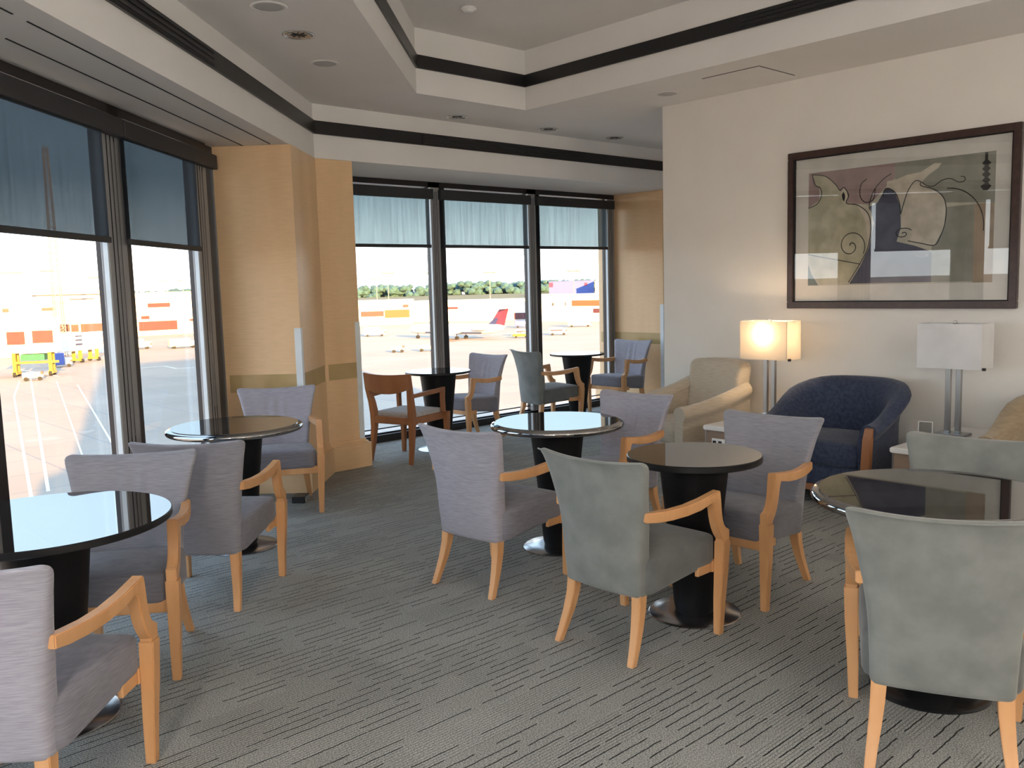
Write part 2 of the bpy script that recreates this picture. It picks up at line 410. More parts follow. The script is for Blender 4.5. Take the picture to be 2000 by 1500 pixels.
ng([(-1, -3.2), (5.74, -3.2), (5.74, -4.1), (-1, -4.1)], Z1)
TR = [(5.74, 5.975), (4.515, 5.975), (-1, .46), (-1, -3.2), (5.74, -3.2)]
for a, b in zip(TR, TR[1:] + TR[:1]): vq(a, b, Z1, Z2)
ng(TR, Z2)
o = struct(obj('ceiling', bm, 'ceil'))
# dark ceiling bands
def band(name, a, b, z0, z1, n, t=.018):
    bm = bmn(); prism(bm, [a, b, (b[0] + n[0] * t, b[1] + n[1] * t), (a[0] + n[0] * t, a[1] + n[1] * t)], z0, z1)
    return struct(obj(name, bm, 'blacktrim'))
nL = (1 / R2, -1 / R2)
band('trim_1', (-3.1, -.33), (4.03, 6.8), 2.92, 3.03, nL)
band('trim_2', (4.03, 6.8), (9.5, 6.8), 2.92, 3.03, (0, -1))
band('trim_3', (-1, .46), (4.515, 5.975), 3.37, 3.475, nL)
band('trim_4', (4.515, 5.975), (5.74, 5.975), 3.37, 3.475, (0, -1))
band('trim_5', (5.74, 5.975), (5.74, -3.2), 3.37, 3.475, (-1, 0))
# soffit slots
for k, (c, s0, s1) in enumerate(((-3.28, 3.9, 6.92), (-2.96, 3.68, 6.86))):
    bm = bmn()
    T = lambda s, d, z: ((s * R2 + c) / 2 - d / R2, (s * R2 - c) / 2 + d / R2, z)
    box(bm, s0, s1, -.004, .004, Z0 - .003, Z0 + .001, T); box(bm, -1.6, s0 - .1, -.004, .004, Z0 - .003, Z0 + .001, T)
    struct(obj('trim_%d' % (6 + k), bm, 'dark'))
# air grilles in the bands
def grille(label, T, s0, s1, z0, z1):
    r = thing('air_grille', label, 'air vent', group='slotted air grilles in the ceiling bands')
    bm = bmn(); box(bm, s0, s1, -.024, -.019, z0, z1, T)
    obj('grille_frame', bm, 'ventgrey', r)
    for k in range(3):
        bm = bmn(); zz = z0 + (z1 - z0) * (k + .5) / 3; box(bm, s0 + .01, s1 - .01, -.034, -.024, zz - .006, zz + .006, T); obj('louvre', bm, 'blacktrim', r)
TL = lambda s, d, z: ((s * R2 - 2.77) / 2 - d / R2, (s * R2 + 2.77) / 2 + d / R2, z)
grille('long black slotted air grille above left windows, ending halfway', TL, 1.6, 5.35, 2.93, 3.02)
grille('long black slotted air grille in ceiling band above the far windows', lambda s, d, z: (s, 6.8 + d, z), 5.17, 7.48, 2.93, 3.02)
grille('black slotted air grille in the raised tray band, upper right', lambda s, d, z: (5.74 + d, s, z), .9, 3.72, 3.38, 3.465)

# walls
bm = bmn(); prism(bm, [(6.67, -4.0), (6.67, 5.15), (9.5, 5.15), (9.5, -4.0)], 0, Z1 - .001); struct(obj('wall_right', bm, 'wall'))
bm = bmn(); prism(bm, [(9.4, 5.152), (9.5, 5.152), (9.5, 8.0), (9.4, 8.0)], 0, Z1 - .002); struct(obj('wall_alcove', bm, 'wall'))
bm = bmn(); prism(bm, [(-3.1, -4.1), (6.67, -4.1), (6.67, -4.0), (-3.1, -4.0)], 0, 3.8); struct(obj('wall_back', bm, 'wall'))
bm = bmn(); prism(bm, [(-3.1, -4.0), (-3.0, -4.0), (-3.0, .62), (-3.1, .52)], 0, 3.8); struct(obj('wall_left', bm, 'wall'))

# far side glazing of the lounge, outside the frame to the left
# wood clad columns
def off(poly, e):
    out = []; n = len(poly)
    for i in range(n):
        a, b, c = Vector(poly[i - 1]), Vector(poly[i]), Vector(poly[(i + 1) % n])
        n1 = (b - a).normalized(); n1 = Vector((n1.y, -n1.x)); n2 = (c - b).normalized(); n2 = Vector((n2.y, -n2.x))
        m = (n1 + n2); m = m / max(m.dot(n1), .3); out.append(tuple(b + m * e))
    return out
colA = [(3.07, 6.69), (3.505, 6.258), (4.035, 6.80), (4.40, 6.80), (4.40, 7.99), (4.2, 7.99)]
colB = [(8.95, 7.99), (8.95, 6.92), (9.39, 6.92), (9.39, 7.99)]
def column(poly, label, faces, guards):
    r = thing('wood_column', label, 'column')
    bm = bmn(); prism(bm, poly, 0, Z0 - .002); obj('veneer_shaft', bm, 'wood', r)
    pl = poly[:4] if poly is colA else poly[:3]
    bm = bmn(); q = off(poly, .045); q2 = off(poly, .028); q3 = off(poly, .012)
    k = len(poly)
    def cut(Q): return Q
    prism(bm, q, .001, .22); prism(bm, q2, .22, .235); prism(bm, q3, .235, .255); obj('plinth', bm, 'wood', r)
    for (a, b) in faces:
        a = Vector(a); b = Vector(b); d = (b - a).normalized(); n = Vector((d.y, -d.x))
        a2 = a + d * .03; b2 = b - d * .03
        bm = bmn(); prism(bm, [tuple(a2 + n * .0015), tuple(b2 + n * .0015), tuple(b2 - n * .004), tuple(a2 - n * .004)], .81, .95); obj('glass_band', bm, 'bronzeglass', r)
    for (c, d1, d2) in guards:
        c = Vector(c); bm = bmn()
        n1 = Vector(d1); n2 = Vector(d2)
        o_ = c - n1 * .004 - n2 * .004
        prism(bm, [tuple(o_), tuple(o_ + n1 * .052), tuple(o_ + n1 * .052 + n2 * .0035), tuple(o_ + n1 * .0035 + n2 * .0035), tuple(o_ + n1 * .0035 + n2 * .052), tuple(o_ + n2 * .052)], .256, 1.31)
        obj('corner_guard', bm, 'guard', r)
q = 1 / R2
column(colA, 'maple veneered angled column between left and far windows', [(colA[0], colA[1]), (colA[1], colA[2]), (colA[2], colA[3])],
       [(colA[1], (-q, q), (q, q)), (colA[3], (-1, 0), (0, 1))])
column(colB, 'maple veneered column at the right end of the far windows', [(colB[0], colB[1]), (colB[1], colB[2])], [(colB[1], (0, 1), (1, 0))])

# windows and blinds
wn = [0]
def window(T, s0, s1, m0, m1):
    """s0..s1 glass bay, m0..m1 front face of the mullion on its far side"""
    wn[0] += 1
    r = bpy.data.objects.new('window_%d' % wn[0], None); COL.objects.link(r); struct(r)
    bm = bmn(); box(bm, s0, m0 - .005, .078, .084, .13, 2.67, T); obj('pane', bm, 'glass', r)
    bm = bmn()
    box(bm, m0, m1, 0, .05, .07, 2.67, T); bev(bm, .003, 1)
    obj('mullion', bm, 'mull', r)
    bm = bmn(); box(bm, m0 - .004, m0 - .0005, .006, .034, .14, 2.665, T); obj('side_strip', bm, 'guard', r)  # pale colour stands in for daylight on the mullion's near side
    bm = bmn()
    k = (m1 - m0) / 5
    for i in range(1, 4): box(bm, m0 + k * (i + .2), m0 + k * (i + .35), -.003, .001, .07, 2.62, T)
    obj('mullion_groove', bm, 'dark', r)
    bm = bmn(); box(bm, m0 + (.045 if T is LP else .0), m1 + .16 if T is LP else m1 + .11, .05, .10, .07, 2.67, T); obj('back_frame', bm, 'mulldark', r)
    bm = bmn(); box(bm, s0 - .15, m1, -.004, .14, 2.665, Z0 + .01, T); obj('head_frame', bm, 'mulldark', r)
    bm = bmn(); box(bm, s0 - .15, m1, .0, .14, 0, .075, T); box(bm, s0, m0, .06, .10, .075, .09, T); box(bm, s0, m0, .07, .09, .125, .137, T)
    obj('sill', bm, 'mulldark', r)
    return r
def blindset(T, s0, s1, b0, b1, zf, m, label, group, chain_at):
    r = thing('roller_blind', label, 'window blind', group=group)
    bm = bmn(); box(bm, b0, b1, -.062, -.0045, 2.535, 2.64, T); bev(bm, .004, 1); obj('blind_box', bm, 'blindbox', r)
    bm = bmn(); v = [bm.verts.new(T(s, -.03, z)) for s, z in ((s0, zf), (s1, zf), (s1, 2.56), (s0, 2.56))]; bm.faces.new(v); obj('blind_fabric', bm, m, r)
    bm = bmn(); box(bm, s0, s1 + .01, -.039, -.021, zf - .035, zf, T); bev(bm, .004, 1); obj('hem_bar', bm, 'blindbox', r)
    for dx in (0, .05):
        bm = bmn(); P = [T(chain_at + dx, -.015, .75 + (2.5 - .75) * i / 40) for i in range(41)]; tube(bm, P, .0022, 4)
        for i in range(0, 110):
            p = Vector(T(chain_at + dx, -.015, .75 + 1.75 * i / 110)); bmesh.ops.create_icosphere(bm, subdivisions=0, radius=.0038, matrix=Matrix.Translation(p))
        obj('bead_chain', bm, 'chain', r)
BL = []
lm = [(-.50, -.27), (.9, 1.13), (2.28, 2.51), (3.70, 3.93), (5.157, 5.39), (6.517, 6.75)]
prev = -1.68
lab = {4: 'dark mesh blind half lowered over the leftmost window', 5: 'dark mesh blind half lowered beside the maple column'}
for i, (a, b) in enumerate(lm):
    window(LP, prev, a, a, b)
    if i >= 2: blindset(LP, prev - .052, a - .045, prev - .052, a + .168 if i < 5 else 6.83, 1.94, 'blindL', lab.get(i) or ['dark mesh roller blind behind the viewer on the left wall', 'dark mesh roller blind just outside the left edge of view'][i - 2], 'roller blinds on the left windows', a + .07)
    prev = b
bm = bmn(); box(bm, 6.75, 6.98, .02, .14, 0, Z0, LP); struct(obj('trim_8', bm, 'mulldark'))
cm = [(5.964, 6.077), (7.413, 7.533), (8.826, 8.949)]
prev = 4.42
clab = ['pale grey mesh blind on the far window nearest the maple column', 'pale grey mesh blind on the middle far window', 'pale grey mesh blind on the rightmost far window']
for i, (a, b) in enumerate(cm):
    window(CP, prev, a, a, b)
    blindset(CP, prev + (.02 if i else 0), a - .05, prev - .02 if i else prev, a - .01 if i < 2 else 8.90, 2.055, 'blindC', clab[i], 'roller blinds on the far windows', a + .03)
    prev = b

# ceiling fittings
def downlight(x, y, label):
    r = thing('downlight', label, 'ceiling light', (x, y, Z1), group='recessed downlights in the lower ceiling')
    bm = bmn(); lathe(bm, [(.080, -.001), (.084, -.006), (.100, -.004), (.102, .0), (.08, 0)], 36); obj('trim_ring', bm, 'chrome', r, True)
    bm = bmn(); lathe(bm, [(.080, -.004), (.076, -.002), (.060, -.0018), (.03, -.0015), (0, -.001)], 24)
    obj('reflector', bm, 'reflector', r, True)
    for k in range(4):
        a = k * PI / 2 + .4; bm = bmn(); box(bm, -.05, .05, -.004, .004, -.005, -.002, lambda X, Y, Z: (X * math.cos(a / 2) - Y * math.sin(a / 2), X * math.sin(a / 2) + Y * math.cos(a / 2), Z)); obj('baffle', bm, 'blacktrim', r)
downlight(2.927, 5.054, 'chrome recessed downlight above the left windows, largest and nearest')
downlight(5.427, 6.57, 'chrome downlight in front of the far windows, left of three')
downlight(6.614, 6.557, 'chrome downlight in front of the far windows, middle of three')
downlight(7.616, 6.537, 'chrome downlight in front of far windows, right one beside white wall')
def speaker(x, y, label, r1=.1):
    r = thing('ceiling_speaker', label, 'speaker', (x, y, Z1), group='round flush ceiling speakers')
    bm = bmn(); lathe(bm, [(r1 * .8, -.002), (r1 * .82, -.005), (r1, -.004), (r1 * 1.02, 0)], 36); obj('rim', bm, 'ceil', r, True)
    bm = bmn(); lathe(bm, [(r1 * .8, -.004), (0, -.004)], 36); obj('grille', bm, 'grille', r)
speaker(3.421, 5.573, 'round white ceiling speaker between near downlight and far band')
speaker(2.523, 4.662, 'round white ceiling speaker at the top edge, left of tray')
speaker(6.245, 4.77, 'round white ceiling speaker beside the corner of the white wall')
r = thing('smoke_detector', 'small round white detector in the raised tray ceiling', 'smoke detector', (4.541, 5.322, Z2))
bm = bmn(); lathe(bm, [(0, -.035), (.035, -.035), (.045, -.02)], 30); obj('sensor_head', bm, 'plastic', r, True)
bm = bmn(); lathe(bm, [(.045, -.02), (.06, -.016), (.062, -.001), (0, -.001)], 30); obj('base_ring', bm, 'plastic', r, True)
r = thing('access_panel', 'square white ceiling access panel with a dark edge gap', 'access panel', (6.27, 4.0, Z1))
bm = bmn(); box(bm, -.255, .255, -.255, .255, -.003, -.0005); obj('gap', bm, 'dark', r)
bm = bmn(); box(bm, -.249, .26, -.249, .26, -.005, -.002); obj('panel', bm, 'ceil', r)

# ------------------------------------------------------------------ dining chairs
ARM = [(.302, .432), (.302, .486), (.292, .489), (.276, .498), (.262, .514), (.252, .535), (.245, .562), (.241, .59), (.237, .63), (.230, .674), (.10, .658), (0, .648), (-.09, .645), (-.17, .648), (-.232, .653),
       (-.232, .612), (-.17, .604), (-.09, .601), (0, .604), (.09, .612), (.170, .628), (.179, .612), (.186, .587), (.192, .558), (.200, .528), (.212, .498), (.228, .470), (.248, .446), (.248, .432)]
def seatf(u, v, w):
    x = u * (.248 + .012 * v)
    y = .035 + v * .235
    zb = .275 + .05 * (v + 1) / 2 ** 1; zt = .445 + .022 * (v + 1) / 2
    z = zb + (zt - zb) * (w + 1) / 2
    if w > .3: z += .016 * (1 - u * u) * (1 - v * v) * (w - .3) / .7
    return (x, y, z)
WID = [(.27, .212), (.40, .216), (.52, .224), (.64, .242), (.76, .268), (.87, .297)]
YC = [(.27, -.205), (.40, -.222), (.52, -.238), (.64, -.256), (.76, -.278), (.83, -.297), (.875, -.325)]
TH = [(.27, .040), (.45, .044), (.60, .036), (.75, .026), (.875, .02)]
def backf(fold):
    def f(u, v, w):
        z = .272 + (w + 1) / 2 * .59
        top = max(0, (z - .62) / .24)
        z2 = z + .018 * abs(u) ** 2.2 * top ** 1.5
        x = u * smoothtab(WID, z)
        y = smoothtab(YC, z) + .040 * u * u * (.4 + .6 * min(1, (z - .27) / .3)) - .012 * abs(u) ** 3 * top
        y += v * smoothtab(TH, z)
        if v > .2 and fold:
            e = max(0, 1 - ((z - .70) / .17) ** 2)
            y += e * fold * (math.exp(-((x + .045 - .03 * (z - .7)) / .011) ** 2) - .8 * math.exp(-((x + .012) / .012) ** 2) + math.exp(-((x - .035) / .010) ** 2) - .6 * math.exp(-((x - .07) / .012) ** 2))
        return (x, y, z2)
    return f
def make_chair(fab, piping):
    r = thing('dining_chair', '', 'chair')
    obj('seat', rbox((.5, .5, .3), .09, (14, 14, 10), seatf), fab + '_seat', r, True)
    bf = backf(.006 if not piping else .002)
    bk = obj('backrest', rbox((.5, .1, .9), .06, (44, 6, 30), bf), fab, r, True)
    if piping:
        P = [bf(u, -.98, .985) for u in [i / 16 - .98 for i in range(0, 32)]]
        bm = bmn(); tube(bm, P, .0035, 6); obj('piping', bm, fab, bk, True)
    for s in (-1, 1):
        bm = plate(ARM, s * .285 - .021, s * .285 + .021, lambda y, z, s=s: -s * .047 * max(0, min(1, (.10 - y) / .33)) ** 1.6 if z > .55 else 0)
        obj('armrest', bm, 'legwood', r, 'auto')
        bm = squareleg([(s * .272, .262, 0), (s * .276, .264, .15), (s * .282, .270, .30), (s * .285, .275, .434)], [.017, .0205, .0245, .0265]); obj('leg', bm, 'legwood', r, 'auto')
        bm = squareleg([(s * .208, -.285, 0), (s * .201, -.255, .07), (s * .193, -.228, .14), (s * .186, -.206, .22), (s * .182, -.195, .31)], [.016, .018, .0205, .023, .025]); obj('leg', bm, 'legwood', r, 'auto')
    bm = bmn(); box(bm, -.26, .26, .235, .262, .290, .345); box(bm, -.255, -.235, .13, .235, .292, .335); box(bm, .235, .255, .13, .235, .292, .335); bev(bm, .003, 1); obj('seat_rail', bm, 'legwood', r)
    return r
def D(a): return math.radians(a) - PI / 2      # local +y is the facing direction
proto = {}
chairs = [
    ('lilac', .650, 3.011, 45.1, 'grey chair cut by the left edge, nearest on the left'),
    ('slate', 1.284, 3.967, -125.1, 'grey armchair facing us behind the front left table, arm in shade'),
    ('slate', 1.950, 4.509, 44.8, 'slate chair with its back to us, overlapping the chair behind front left table'),
    ('lilac', 3.117, 5.960, -118.0, 'grey chair facing us in front of the maple column'),
    ('lilac', 5.983, 7.186, 181.1, 'grey chair facing left at the far window table, opposite the wooden chair'),
    ('suede', 7.05, 7.10, -11.0, 'grey-green chair by far windows with its back towards the middle mullion'),
    ('lilac', 8.45, 7.22, 181.6, 'grey pleated chair facing left in the far right corner by the column'),
    ('lilac', 3.149, 3.583, 6.1, 'pale lilac-grey striated chair seen from behind at the centre table'),
    ('suede', 3.034, 2.522, 1.1, 'grey-green suede chair seen from behind in the centre foreground'),
    ('lilac', 4.264, 3.731, 182.7, 'grey chair facing us on the far side of the centre bullnose table'),
    ('slate', 3.943, 2.534, 181.7, 'slate grey chair facing left behind the small table, before the navy armchair'),
    ('suede', 3.010, 1.176, 24.6, 'large grey-green suede chair back at the bottom right corner'),
    ('suede', 3.86, 1.45, 186, 'grey-green suede chair facing us behind the front right table, cut by edge'),
]
for fab, x, y, h, lb in chairs:
    if fab not in proto:
        r = make_chair(fab, fab == 'suede'); r.location = (x, y, 0); r.rotation_euler = (0, 0, D(h)); r['label'] = lb; r['group'] = 'upholstered dining chairs with beech arms'; proto[fab] = r
    else: dup(proto[fab], (x, y, 0), D(h), lb, 'upholstered dining chairs with beech arms')

# wooden open chair
r = thing('wooden_armchair', 'brown wooden open-back armchair with pale seat pad beside the maple column', 'chair', (4.9, 6.8, 0), D(15.9))
bm = bmn()
# crest rail, arched lower edge, bowed in plan
n = 24; rings = []
for i in range(n + 1):
    u = i / n * 2 - 1; x = u * .262; yb = -.335 + .045 * u * u
    zt = .832 - .012 * (1 - u * u); zb = .665 + .03 * (1 - u ** 2) if abs(u) > .8 else .655 + .055 * (u / .8) ** 2 * 0 + .0
    zb = .70 - .055 * (1 - (abs(u)) ** 2.5)
    rings.append([bm.verts.new((x, yb + dy, z)) for dy, z in ((-.012, zb), (.012, zb), (.010, zt), (-.014, zt))])
for A, B in zip(rings, rings[1:]):
    for k in range(4): bm.faces.new((A[k], A[(k + 1) % 4], B[(k + 1) % 4], B[k]))
bm.faces.new(rings[0]); bm.faces.new(rings[-1][::-1])
obj('crest_rail', bm, 'chairwood', r, 'auto')
for s in (-1, 1):
    bm = squareleg([(s * .235, -.285, 0), (s * .228, -.255, .15), (s * .222, -.232, .32), (s * .222, -.228, .44), (s * .228, -.245, .55), (s * .243, -.275, .68), (s * .258, -.295, .83)], [.017, .021, .026, .03, .027, .023, .014]); obj('leg', bm, 'chairwood', r, 'auto')
    bm = squareleg([(s * .262, .245, 0), (s * .262, .25, .2), (s * .262, .252, .425)], [.017, .022, .027]); obj('leg', bm, 'chairwood', r, 'auto')
    bm = plate([(.218, .425), (.214, .55), (.222, .662), (.1, .655), (-.1, .645), (-.245, .638), (-.245, .602), (-.1, .608), (.1, .616), (.178, .622), (.172, .55), (.178, .425)], s * .262 - .019, s * .262 + .019, lambda y, z, s=s: -s * .03 * max(0, min(1, (.1 - y) / .35)))
    obj('armrest', bm, 'chairwood', r, 'auto')
bm = bmn(); box(bm, -.25, .25, .225, .265, .355, .425); box(bm, -.25, -.215, -.23, .24, .355, .425); box(bm, .215, .25, -.23, .24, .355, .425); box(bm, -.21, .21, -.255, -.22, .355, .425); bev(bm, .004, 1); obj('seat_rail', bm, 'chairwood', r)
obj('seat_pad', rbox((.235, .225, .04), .03, (12, 12, 5), lambda u, v, w: (u * .24, v * .225 + .01, .43 + w * .032 + (.012 * (1 - u * u) * (1 - v * v) if w > 0 else 0))), 'seatlight', r, True)

# ------------------------------------------------------------------ café tables
TZ = .78
def table(x, y, R, thick, bull, plate_m, label, rb=.22, rt=.165, rp=.09):
    r = thing('cafe_table', label, 'table', (x, y, 0), group='round black pedestal tables')
    bm = bmn()
    if bull:
        prof = [(0, TZ - thick), (R - thick * .5, TZ - thick)] + [(R - .020 + .020 * math.cos(a), TZ - .006 - (thick - .006) / 2 + (thick - .006) / 2 * math.sin(a)) for a in [-PI / 2 + PI * i / 10 for i in range(11)]] + [(R - .022, TZ - .0), (0, TZ)]
        prof = [(0, TZ - thick), (R - .02, TZ - thick)] + prof[3:-3] + [(R - .024, TZ - .005), (R - .030, TZ), (0, TZ)]
    else:
        prof = [(0, TZ - thick), (R - .005, TZ - thick), (R, TZ - thick + .004), (R, TZ - .004), (R - .004, TZ), (0, TZ)]
    lathe(bm, prof, 128)
    for f in bm.faces:
        if not bull and f.calc_center_median().z < TZ - .001: f.material_index = 1
    obj('tabletop', bm, ['granite', 'graniteedge'], r, 'auto')
    bm = bmn(); lathe(bm, [(0, .014), (rp, .014), (rp + .008, .05), (rp + (rt - rp) * .5, .40), (rt, TZ - thick - .001), (0, TZ - thick - .001)], 48); obj('pedestal', bm, 'pedestal', r, 'auto')
    bm = bmn(); lathe(bm, [(0, 0), (rb, 0), (rb + .001, .004), (rb - .006, .010), (rp + .03, .015), (0, .015)], 64); obj('base_plate', bm, plate_m, r, 'auto')
table(.895, 3.59, .455, .028, False, 'steel', 'large black table cut by the left edge, its top mirroring the windows')
table(2.44, 5.23, .414, .042, True, 'steel', 'round black bullnose table in front of the maple column')
table(3.79, 3.74, .404, .042, True, 'steel', 'round black bullnose table in the centre reflecting pale blue sky')
table(3.445, 2.49, .317, .032, False, 'steel', 'small round black table between suede chair and slate chair')
table(3.405, 1.36, .445, .045, True, 'steeldark', 'round black bullnose table at the right edge reflecting picture frame')
table(5.37, 6.93, .322, .022, False, 'steel', 'small round black table by far windows beside the wooden chair', rt=.18, rp=.10)
table(7.66, 7.2, .322, .022, False, 'steel', 'small round black table by the far windows, rightmost', rt=.18, rp=.085)

# ------------------------------------------------------------------ lounge armchairs
def tub(fab, label, x, y, h, back=.84):
    r = thing('tub_armchair', label, 'armchair', (x, y, 0), D(h))
    path = []
    a0 = .37
    for i in range(7): path.append((-a0 - .0, .37 - .37 * i / 6 * 1.0))
    for i in range(1, 16):
        a = PI * i / 16; path.append((-a0 * math.cos(a), -.02 - .36 * math.sin(a)))
    for i in range(7): path.append((a0, .37 * i / 6))
    bm = bmn(); rings = []; m = len(path)
    for i, (px, py) in enumerate(path):
        a = Vector(path[max(i - 1, 0)]); b = Vector(path[min(i + 1, m - 1)]); d = (b - a).normalized(); nn = Vector((-d.y, d.x)) * 1.0
        if nn.dot(Vector((px, py - .05))) < 0: nn = -nn
        t = max(0, min(1, (.34 - py) / .70)); t = t * t * (3 - 2 * t)
        H = .60 + (back - .60) * t
        T_ = .045; fl = .02 + .035 * t
        sec = [(-T_, .16), (-T_, .30), (-T_ - .004, H - .12), (-T_ - .0 + fl * .3, H - .05), (-.03 + fl, H - .008), (0.005 + fl, H), (.045 + fl, H - .012), (.062 + fl, H - .045), (.05 + fl * .8, H - .085), (.035 + fl * .3, H - .11), (.03, H - .25), (.03, .16)]
        rings.append([bm.verts.new((px + nn.x * o_, py + nn.y * o_, z)) for o_, z in sec])
    for A, B in zip(rings, rings[1:]):
        for k in range(len(A)): bm.faces.new((A[k], A[(k + 1) % len(A)], B[(k + 1) % len(A)], B[k]))
    bm.faces.new(rings[0]); bm.faces.new(rings[-1][::-1])
    obj('tub_shell', bm, fab, r, 'auto')
    obj('seat_cushion', rbox((.3, .3, .1), .05, (14, 14, 6), lambda u, v, w: (u * .318, .06 + v * .32, .365 + w * .085 + (.02 * (1 - u * u) * (1 - v * v) if w > 0 else 0))), fab, r, True)
    obj('seat_base', rbox((.3, .3, .1), .03, (8, 8, 4), lambda u, v, w: (u * .32, .035 + v * .335, .215 + w * .075)), fab, r, True)
    for s in (-1, 1):
        bm = plate([(.372, .02), (.395, .02), (.405, .30), (.402, .50), (.385, .575), (.372, .585)], s * .385 - .03, s * .385 + .03, lambda yy, zz, s=s: s * .02 * max(0, (zz - .4) / .2)); obj('arm_facing', bm, 'chairwood', r, 'auto')
        bm = squareleg([(s * .33, -.30, 0), (s * .32, -.27, .17)], [.02, .026]); obj('leg', bm, 'chairwood', r)
    bm = bmn(); box(bm, -.35, .35, .355, .378, .10, .145); bev(bm, .003, 1); obj('base_rail', bm, 'chairwood', r)
    return r
tub('navy', 'navy blue tub armchair with wooden arm fronts beneath the picture', 6.10, 3.13, 181)
tub('tan', 'tan tub armchair at the right edge, mostly out of view', 6.12, 1.60, 178, .84)
r = thing('lounge_armchair', 'cream striated armchair with rolled arms at the white wall corner', 'armchair', (6.18, 4.50, 0), D(165))
obj('backrest', rbox((.3, .1, .3), .055, (24, 8, 22), lambda u, v, w: (u * (.325 + .012 * w) , -.28 - .075 * (w + 1) / 2 + v * .075 + .03 * u * u + (0.007 * math.exp(-((u + .05) / .05) ** 2) * (1 - w * w) if v > .3 else 0), .60 + w * .325 - .022 * (u * u if w > .6 else 0))), 'cream', r, True)
obj('seat_cushion', rbox((.3, .3, .1), .05, (14, 14, 6), lambda u, v, w: (u * .30, .08 + v * .32, .36 + w * .08 + (.02 * (1 - u * u) * (1 - v * v) if w > 0 else 0))), 'cream', r, True)
obj('seat_base', rbox((.3, .3, .1), .03, (8, 8, 4), lambda u, v, w: (u * .31, .03 + v * .35, .19 + w * .10)), 'cream', r, True)
for s in (-1, 1):
    bm = bmn(); rings = []
    for i in range(13):
        v = i / 12; yy = .41 - .70 * v; H = .60 + .15 * v ** 1.6
        sec = [(-.055, .10), (-.055, H - .07)] + [(-.0 + .072 * math.cos(a) * 1.0, H - .065 + .065 * math.sin(a)) for a in [PI - PI * 1.25 * k / 9 for k in range(10)]] + [(.045, H - .14), (.045, .10)]
        rings.append([bm.verts.new((s * (.365 + o_), yy, z)) for o_, z in sec])
    for A, B in zip(rings, rings[1:]):
        for k in range(len(A)): bm.faces.new((A[k], A[(k + 1) % len(A)], B[(k + 1) % len(A)], B[k]))
    bm.faces.new(rings[0]); bm.faces.new(rings[-1][::-1]); obj('arm', bm, 'cream', r, 'auto')
    for yy in (.34, -.26):
        bm = squareleg([(s * .34, yy, 0), (s * .34, yy, .11)], [.02, .025]); obj('leg', bm, 'chairwood', r)

# ------------------------------------------------------------------ side tables, lamps and small things
def side(x0, x1, y0, y1, label, outlet=True):
    cx, cy = (x0 + x1) / 2, (y0 + y1) / 2
    r = thing('side_table', label, 'side table', (cx, cy, 0), group='white topped side tables by the white wall')
    hx, hy = (x1 - x0) / 2, (y1 - y0) / 2
    obj('table_top', bbox(-hx, hx, -hy, hy, .465, .50, .006, 2), 'whitelam', r)
    obj('cabinet_body', bbox(-hx + .02, hx - .01, -hy + .015, hy - .015, .06, .464, .002, 1), 'walnut', r)
    bm = bmn()
    for s in (-1, 1): box(bm, -hx + .017, -hx + .022, s * (hy - .015) - .005, s * (hy - .015) + .005, .06, .464)
    obj('edge_strip', bm, 'brushed', r)
    bm = bmn(); box(bm, -hx + .05, hx - .03, -hy + .04, hy - .04, 0, .06); obj('recessed_base', bm, 'blacktrim', r)
    if not outlet: return
    p = bbox(-hx + .012, -hx + .021, -.04 + .05, .075 + .05, .335, .405, .003, 1); p = obj('outlet_plate', p, 'plastic', r)
    bm = bmn()
    for yy in (.035, .085): box(bm, -hx + .0105, -hx + .0125, yy, yy + .03, .352, .388)
    obj('outlet_socket', bm, 'dark', p)
side(5.60, 6.655, 3.57, 3.965, 'white topped side table between the cream and navy armchairs')
side(5.58, 6.655, 2.10, 2.515, 'white topped side table behind the right suede chair, holding unlit lamp', False)
def lamp(x, y, lit, label):
    r = thing('table_lamp', label, 'lamp', (x, y, .50), group=None)
    obj('lamp_base', bbox(-.075, .075, -.10, .10, .0, .018, .003, 2), 'brushed', r)
    for s in (-1, 1):
        obj('post', bbox(-.016, .016, s * .034 - .016, s * .034 + .016, .018, .515, .0015, 1), 'brushed', r)
        obj('collar', bbox(-.019, .019, s * .034 - .019, s * .034 + .019, .018, .034, .0015, 1), 'chrome', r)
    z0, z1 = .465, .765; hx, hy = .105, .208
    bm = bmn(); th = .003
    for (a, b, c, d) in ((-hx, hx, -hy, -hy + th), (-hx, hx, hy - th, hy), (-hx, -hx + th, -hy + th, hy - th), (hx - th, hx, -hy + th, hy - th)): box(bm, a, b, c, d, z0, z1)
    sh = obj('lamp_shade', bm, 'shadelit' if lit else 'shadewhite', r)
    bm = bmn(); box(bm, -.012, .012, -hy + .004, hy - .004, z1 - .012, z1 - .006); obj('shade_bracket', bm, 'brushed', sh)
    bm = bmn(); lathe(bm, [(0, .515), (.006, .515), (.006, .60), (.014, .60), (.014, .62), (0, .62)], 12); tube(bm, [(0, .03, .6), (0, .06, .66), (0, .03, z1 - .01), (0, 0, z1 + .005), (0, -.03, z1 - .01), (0, -.06, .66), (0, -.03, .6)], .002, 5); obj('socket_harp', bm, 'brushed', r, 'auto')
    obj('finial', bbox(-.009, .009, -.009, .009, z1 - .006, z1 + .018, .002, 1), 'chrome', r)
    obj('switch_knob', bbox(-.095, -.075, -hy - .022, -hy - .0, z0 - .005, z0 + .014, .003, 1), 'steeldark', r)
    bm = bmn(); bmesh.ops.create_uvsphere(bm, u_segments=16, v_segments=10, radius=.028, matrix=Matrix.Translation((0, 0, .655))); obj('bulb', bm, 'bulb' if lit else 'plastic', r, True)
lamp(6.25, 3.785, True, 'lit table lamp with rectangular shade glowing warm on the white wall')
